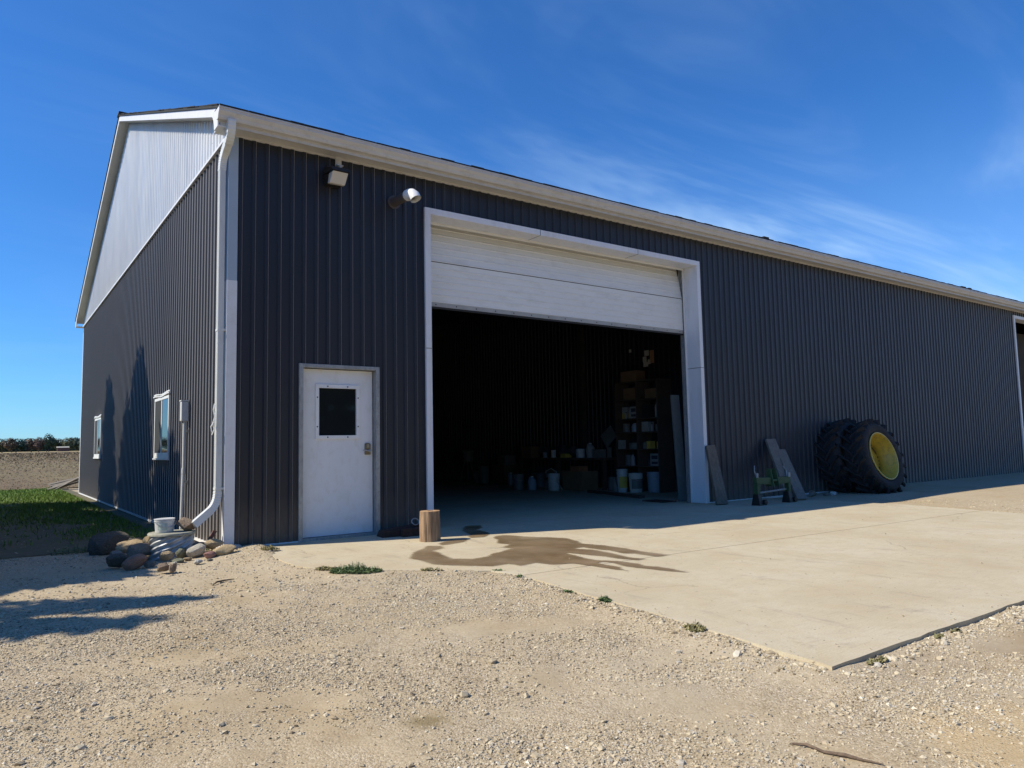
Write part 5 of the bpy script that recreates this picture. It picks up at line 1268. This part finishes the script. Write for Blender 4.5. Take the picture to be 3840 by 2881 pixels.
# direction (x/y) of each tree as seen along the field, width, height, colour
ux = -2.19
TL = [(.002, 12.0, 1), (.012, 12.2, 2), (.0225, 11.8, 1), (.032, 11.4, 0), (.041, 12.0, 1), (.0505, 12.2, 3), (.0595, 15.2, 0), (.0685, 11.6, 2), (.0775, 11.8, 2), (.0865, 12.0, 0), (.0955, 12.4, 0), (.105, 12.0, 1), (.115, 12, 2)]
LT = ['rusty tree at the left end of the visible treeline', 'olive tree second in the treeline', 'rusty brown tree in the treeline beside the olive one', 'dark green low tree between two rusty trees', 'rusty tree just left of the reddish one', 'reddish tree next to the tallest tree', 'tallest dark green tree rising above the whole treeline', 'olive tree behind the little red shed', 'second olive tree behind the little red shed', 'dark green tree between shed and barn', 'dark green tree touching the barn edge', 'rusty tree hidden past the barn', 'olive tree hidden past the barn']
for i, ((d, h, ci), lab) in enumerate(zip(TL, LT)):
    D = 780 + random.uniform(-15, 15); far_tree(ux + d * D, CY + D, h, random.uniform(10.5, 13), i % 3, ci, lab)
for i in range(13):
    d = -.002 + i * .0093 + random.uniform(-.002, .002); D = 830; far_tree(ux + d * D, CY + D, random.uniform(11.3, 12.6), 13, (i + 1) % 3, random.choice([0, 0, 2, 1]), 'back row tree behind the front treeline trees')
for i in range(16):
    d = -.015 - i * .013; D = 790 + (i % 3) * 20; far_tree(ux + d * D, CY + D, random.uniform(11, 13.5), 15, i % 3, i % 4, 'treeline tree out past the end of the open field')
for i, (x, y, h, w) in enumerate([(-22, -36, 13, 12), (-12, -39, 14, 12), (-3, -36, 12.5, 12), (5, -38, 14, 12), (13, -36, 13, 11), (21, -39, 14.5, 12), (30, -36, 13, 12), (39, -38, 14, 13), (49, -37, 13, 13), (60, -39, 14, 13)]):
    e = empty('yard_tree', (x, y, -.05), 'tall dark leafy tree in the row across the yard, facing the barn front', 'tree', 'row of trees across the yard', rz=i * 1.7); e.scale = (w, w, h)
    for nm, d in (('crown', CR[i % 3, 0]), ('trunk', TRK2)):
        o = bpy.data.objects.new(nm, d); COL.objects.link(o); o.parent = e
# undergrowth strip below the crowns
m_n = 5200; X = rng.uniform(-30, 100, m_n); Y = rng.uniform(800, 812, m_n); 
tag(blades('undergrowth', X, Y, hz(X, Y), rng.uniform(2.0, 6.0, m_n), rng.uniform(1.0, 2.6, m_n), TREECOL[0], .3), 'dark undergrowth filling the foot of the distant treeline', 'undergrowth', kind='stuff')
e = empty('field_shed', (ux + .0735 * 690, CY + 690, hz(0, 690 + CY).item()), 'small red shed with pale roof standing at the far edge of the field', 'shed')
m = MB(); m.box(-4.1, 4.1, -2, 2, 0, 3.0); m.build('wall', MT['redbrown'], e)
m = MB(); m.hexa([(-4.5, -2.4, 3.0), (4.3, -2.4, 3.0), (4.3, 2.2, 3.3), (-4.5, 2.2, 3.3), (-4.5, -2.4, 3.3), (4.3, -2.4, 3.3), (4.3, 2.2, 3.9), (-4.5, 2.2, 3.9)]); m.build('roof', MT['paleroof'], e)
m = MB(); m.box(-1.2, .9, -2.06, -2.0, 0, 2.4); m.build('door', MT['redbrown'], e)
for i, d in enumerate([-.0, .013, .022, .026, .0405, .0475, .0555, .0575]):
    D = 560; m = MB(); w = random.uniform(.28, .6); m.box(-w / 2, w / 2, -.2, .2, 0, random.uniform(1.1, 1.6)); m.box(-w * .6, w * .6, -.22, .22, 0, .25)
    o = m.build('fence_post', MT['bark']); x_ = ux + d * D + .002 * D; o.location = (x_, CY + D, hz(x_, CY + D).item()); tag(o, 'dark wooden post at the far side of the field', 'post', 'posts across the field')

# ------------------------------------------------------------------ world, sun, camera
sun_dir = Vector((-1.0, .35, 1.0)).normalized()
el = math.asin(sun_dir.z); az = math.atan2(sun_dir.x, sun_dir.y)
wd = bpy.data.worlds.new('World'); SC.world = wd; wd.use_nodes = True
nt = wd.node_tree; nd = nt.nodes; lk = nt.links; nd.clear()
out = nd.new('ShaderNodeOutputWorld'); bg = nd.new('ShaderNodeBackground'); sky = nd.new('ShaderNodeTexSky')
sky.sky_type = 'NISHITA'; sky.sun_disc = False; sky.sun_elevation = el; sky.sun_rotation = az % (2 * PI); sky.altitude = 200; sky.air_density = 1.0; sky.dust_density = .15; sky.ozone_density = 3.5
def wn(t, **k):
    n = nd.new(t)
    for a, b in k.items(): setattr(n, a, b)
    return n
def wm(op, a, b=0.0):
    n = nd.new('ShaderNodeMath'); n.operation = op
    for i, v in enumerate((a, b)):
        if isinstance(v, bpy.types.NodeSocket): lk.new(v, n.inputs[i])
        else: n.inputs[i].default_value = v
    return n.outputs[0]
tc = nd.new('ShaderNodeTexCoord'); sp = nd.new('ShaderNodeSeparateXYZ'); lk.new(tc.outputs['Generated'], sp.inputs[0])
zz = wm('ADD', wm('MAXIMUM', sp.outputs['Z'], 0.0), .16)
cmb = nd.new('ShaderNodeCombineXYZ'); lk.new(wm('DIVIDE', sp.outputs['X'], zz), cmb.inputs[0]); lk.new(wm('DIVIDE', sp.outputs['Y'], zz), cmb.inputs[1])
mp = nd.new('ShaderNodeMapping'); lk.new(cmb.outputs[0], mp.inputs['Vector']); mp.inputs['Rotation'].default_value = (0, 0, math.radians(-8)); mp.inputs['Scale'].default_value = (.42, 1.25, 1)
n1 = nd.new('ShaderNodeTexNoise'); n1.inputs['Scale'].default_value = 1.3; n1.inputs['Detail'].default_value = 5; n1.inputs['Roughness'].default_value = .60; n1.inputs['Distortion'].default_value = .9
lk.new(mp.outputs[0], n1.inputs['Vector'])
n2 = nd.new('ShaderNodeTexNoise'); n2.inputs['Scale'].default_value = .55; n2.inputs['Detail'].default_value = 3; lk.new(cmb.outputs[0], n2.inputs['Vector'])
def wr(f, a, b, hi=1.0):
    r = nd.new('ShaderNodeMapRange'); r.interpolation_type = 'SMOOTHSTEP'; lk.new(f, r.inputs[0]); r.inputs[1].default_value = a; r.inputs[2].default_value = b; r.inputs[4].default_value = hi; return r.outputs[0]
# more cirrus towards +X (east)
dirx = wm('ADD', wm('MULTIPLY', sp.outputs['X'], .86), wm('MULTIPLY', sp.outputs['Y'], .25))
mask = wr(dirx, .2, .85)
low_el = wr(sp.outputs['Z'], .85, .12)
cl = wm('MULTIPLY', wm('MULTIPLY', wr(n1.outputs['Fac'], .39, .80), wr(n2.outputs['Fac'], .30, .62)), wm('ADD', wm('MULTIPLY', mask, .9), .05))
cl = wm('MULTIPLY', cl, wm('ADD', wm('MULTIPLY', low_el, 1.0), .12))
cl = wm('MINIMUM', wm('ADD', cl, wm('MULTIPLY', wm('MULTIPLY', mask, wr(sp.outputs['Z'], .42, .05)), .22)), 1.0)
hsv = nd.new('ShaderNodeHueSaturation'); hsv.inputs['Saturation'].default_value = 1.04; hsv.inputs['Value'].default_value = .95
tn = nd.new('ShaderNodeMix'); tn.data_type = 'RGBA'; tn.blend_type = 'MULTIPLY'; tn.inputs[0].default_value = 1.0; lk.new(sky.outputs[0], tn.inputs[6]); lk.new(tn.outputs[2], hsv.inputs['Color']); tn.inputs[7].default_value = (.55, .97, 1.48, 1)
mx = nd.new('ShaderNodeMix'); mx.data_type = 'RGBA'; lk.new(cl, mx.inputs[0]); lk.new(hsv.outputs[0], mx.inputs[6]); mx.inputs[7].default_value = (5.0, 7.2, 9.8, 1)
lk.new(mx.outputs[2], bg.inputs['Color']); bg.inputs['Strength'].default_value = .10; lk.new(bg.outputs[0], out.inputs[0])

sd = bpy.data.lights.new('sun', 'SUN'); sd.energy = 5.0; sd.angle = math.radians(.53); sd.color = (1.0, .92, .775)
so = bpy.data.objects.new('sun', sd); COL.objects.link(so); so.rotation_euler = sun_dir.to_track_quat('Z', 'Y').to_euler()

cd = bpy.data.cameras.new('camera'); cam = bpy.data.objects.new('camera', cd); COL.objects.link(cam)
Fv = Vector((.58418693, .80720892, .08449497)); Rv = Vector((.81094039, -.58478344, -.02010022)); Uv = Vector((-.03318618, -.08026266, .99622115))
cam.matrix_world = Matrix(((Rv.x, Uv.x, -Fv.x, -2.1936), (Rv.y, Uv.y, -Fv.y, -8.5396), (Rv.z, Uv.z, -Fv.z, 1.0815), (0, 0, 0, 1)))
cd.sensor_width = 36; cd.lens = 2726.3113 / 3840 * 36; cd.clip_start = .05; cd.clip_end = 6000
SC.camera = cam
SC.view_settings.view_transform = 'Standard'; SC.view_settings.look = 'None'; SC.view_settings.exposure = 0.25; SC.view_settings.gamma = 1.0
SC.cycles.use_denoising = True
SC.cycles.max_bounces = 8; SC.cycles.diffuse_bounces = 4
SC.render.resolution_x = 1024; SC.render.resolution_y = 768
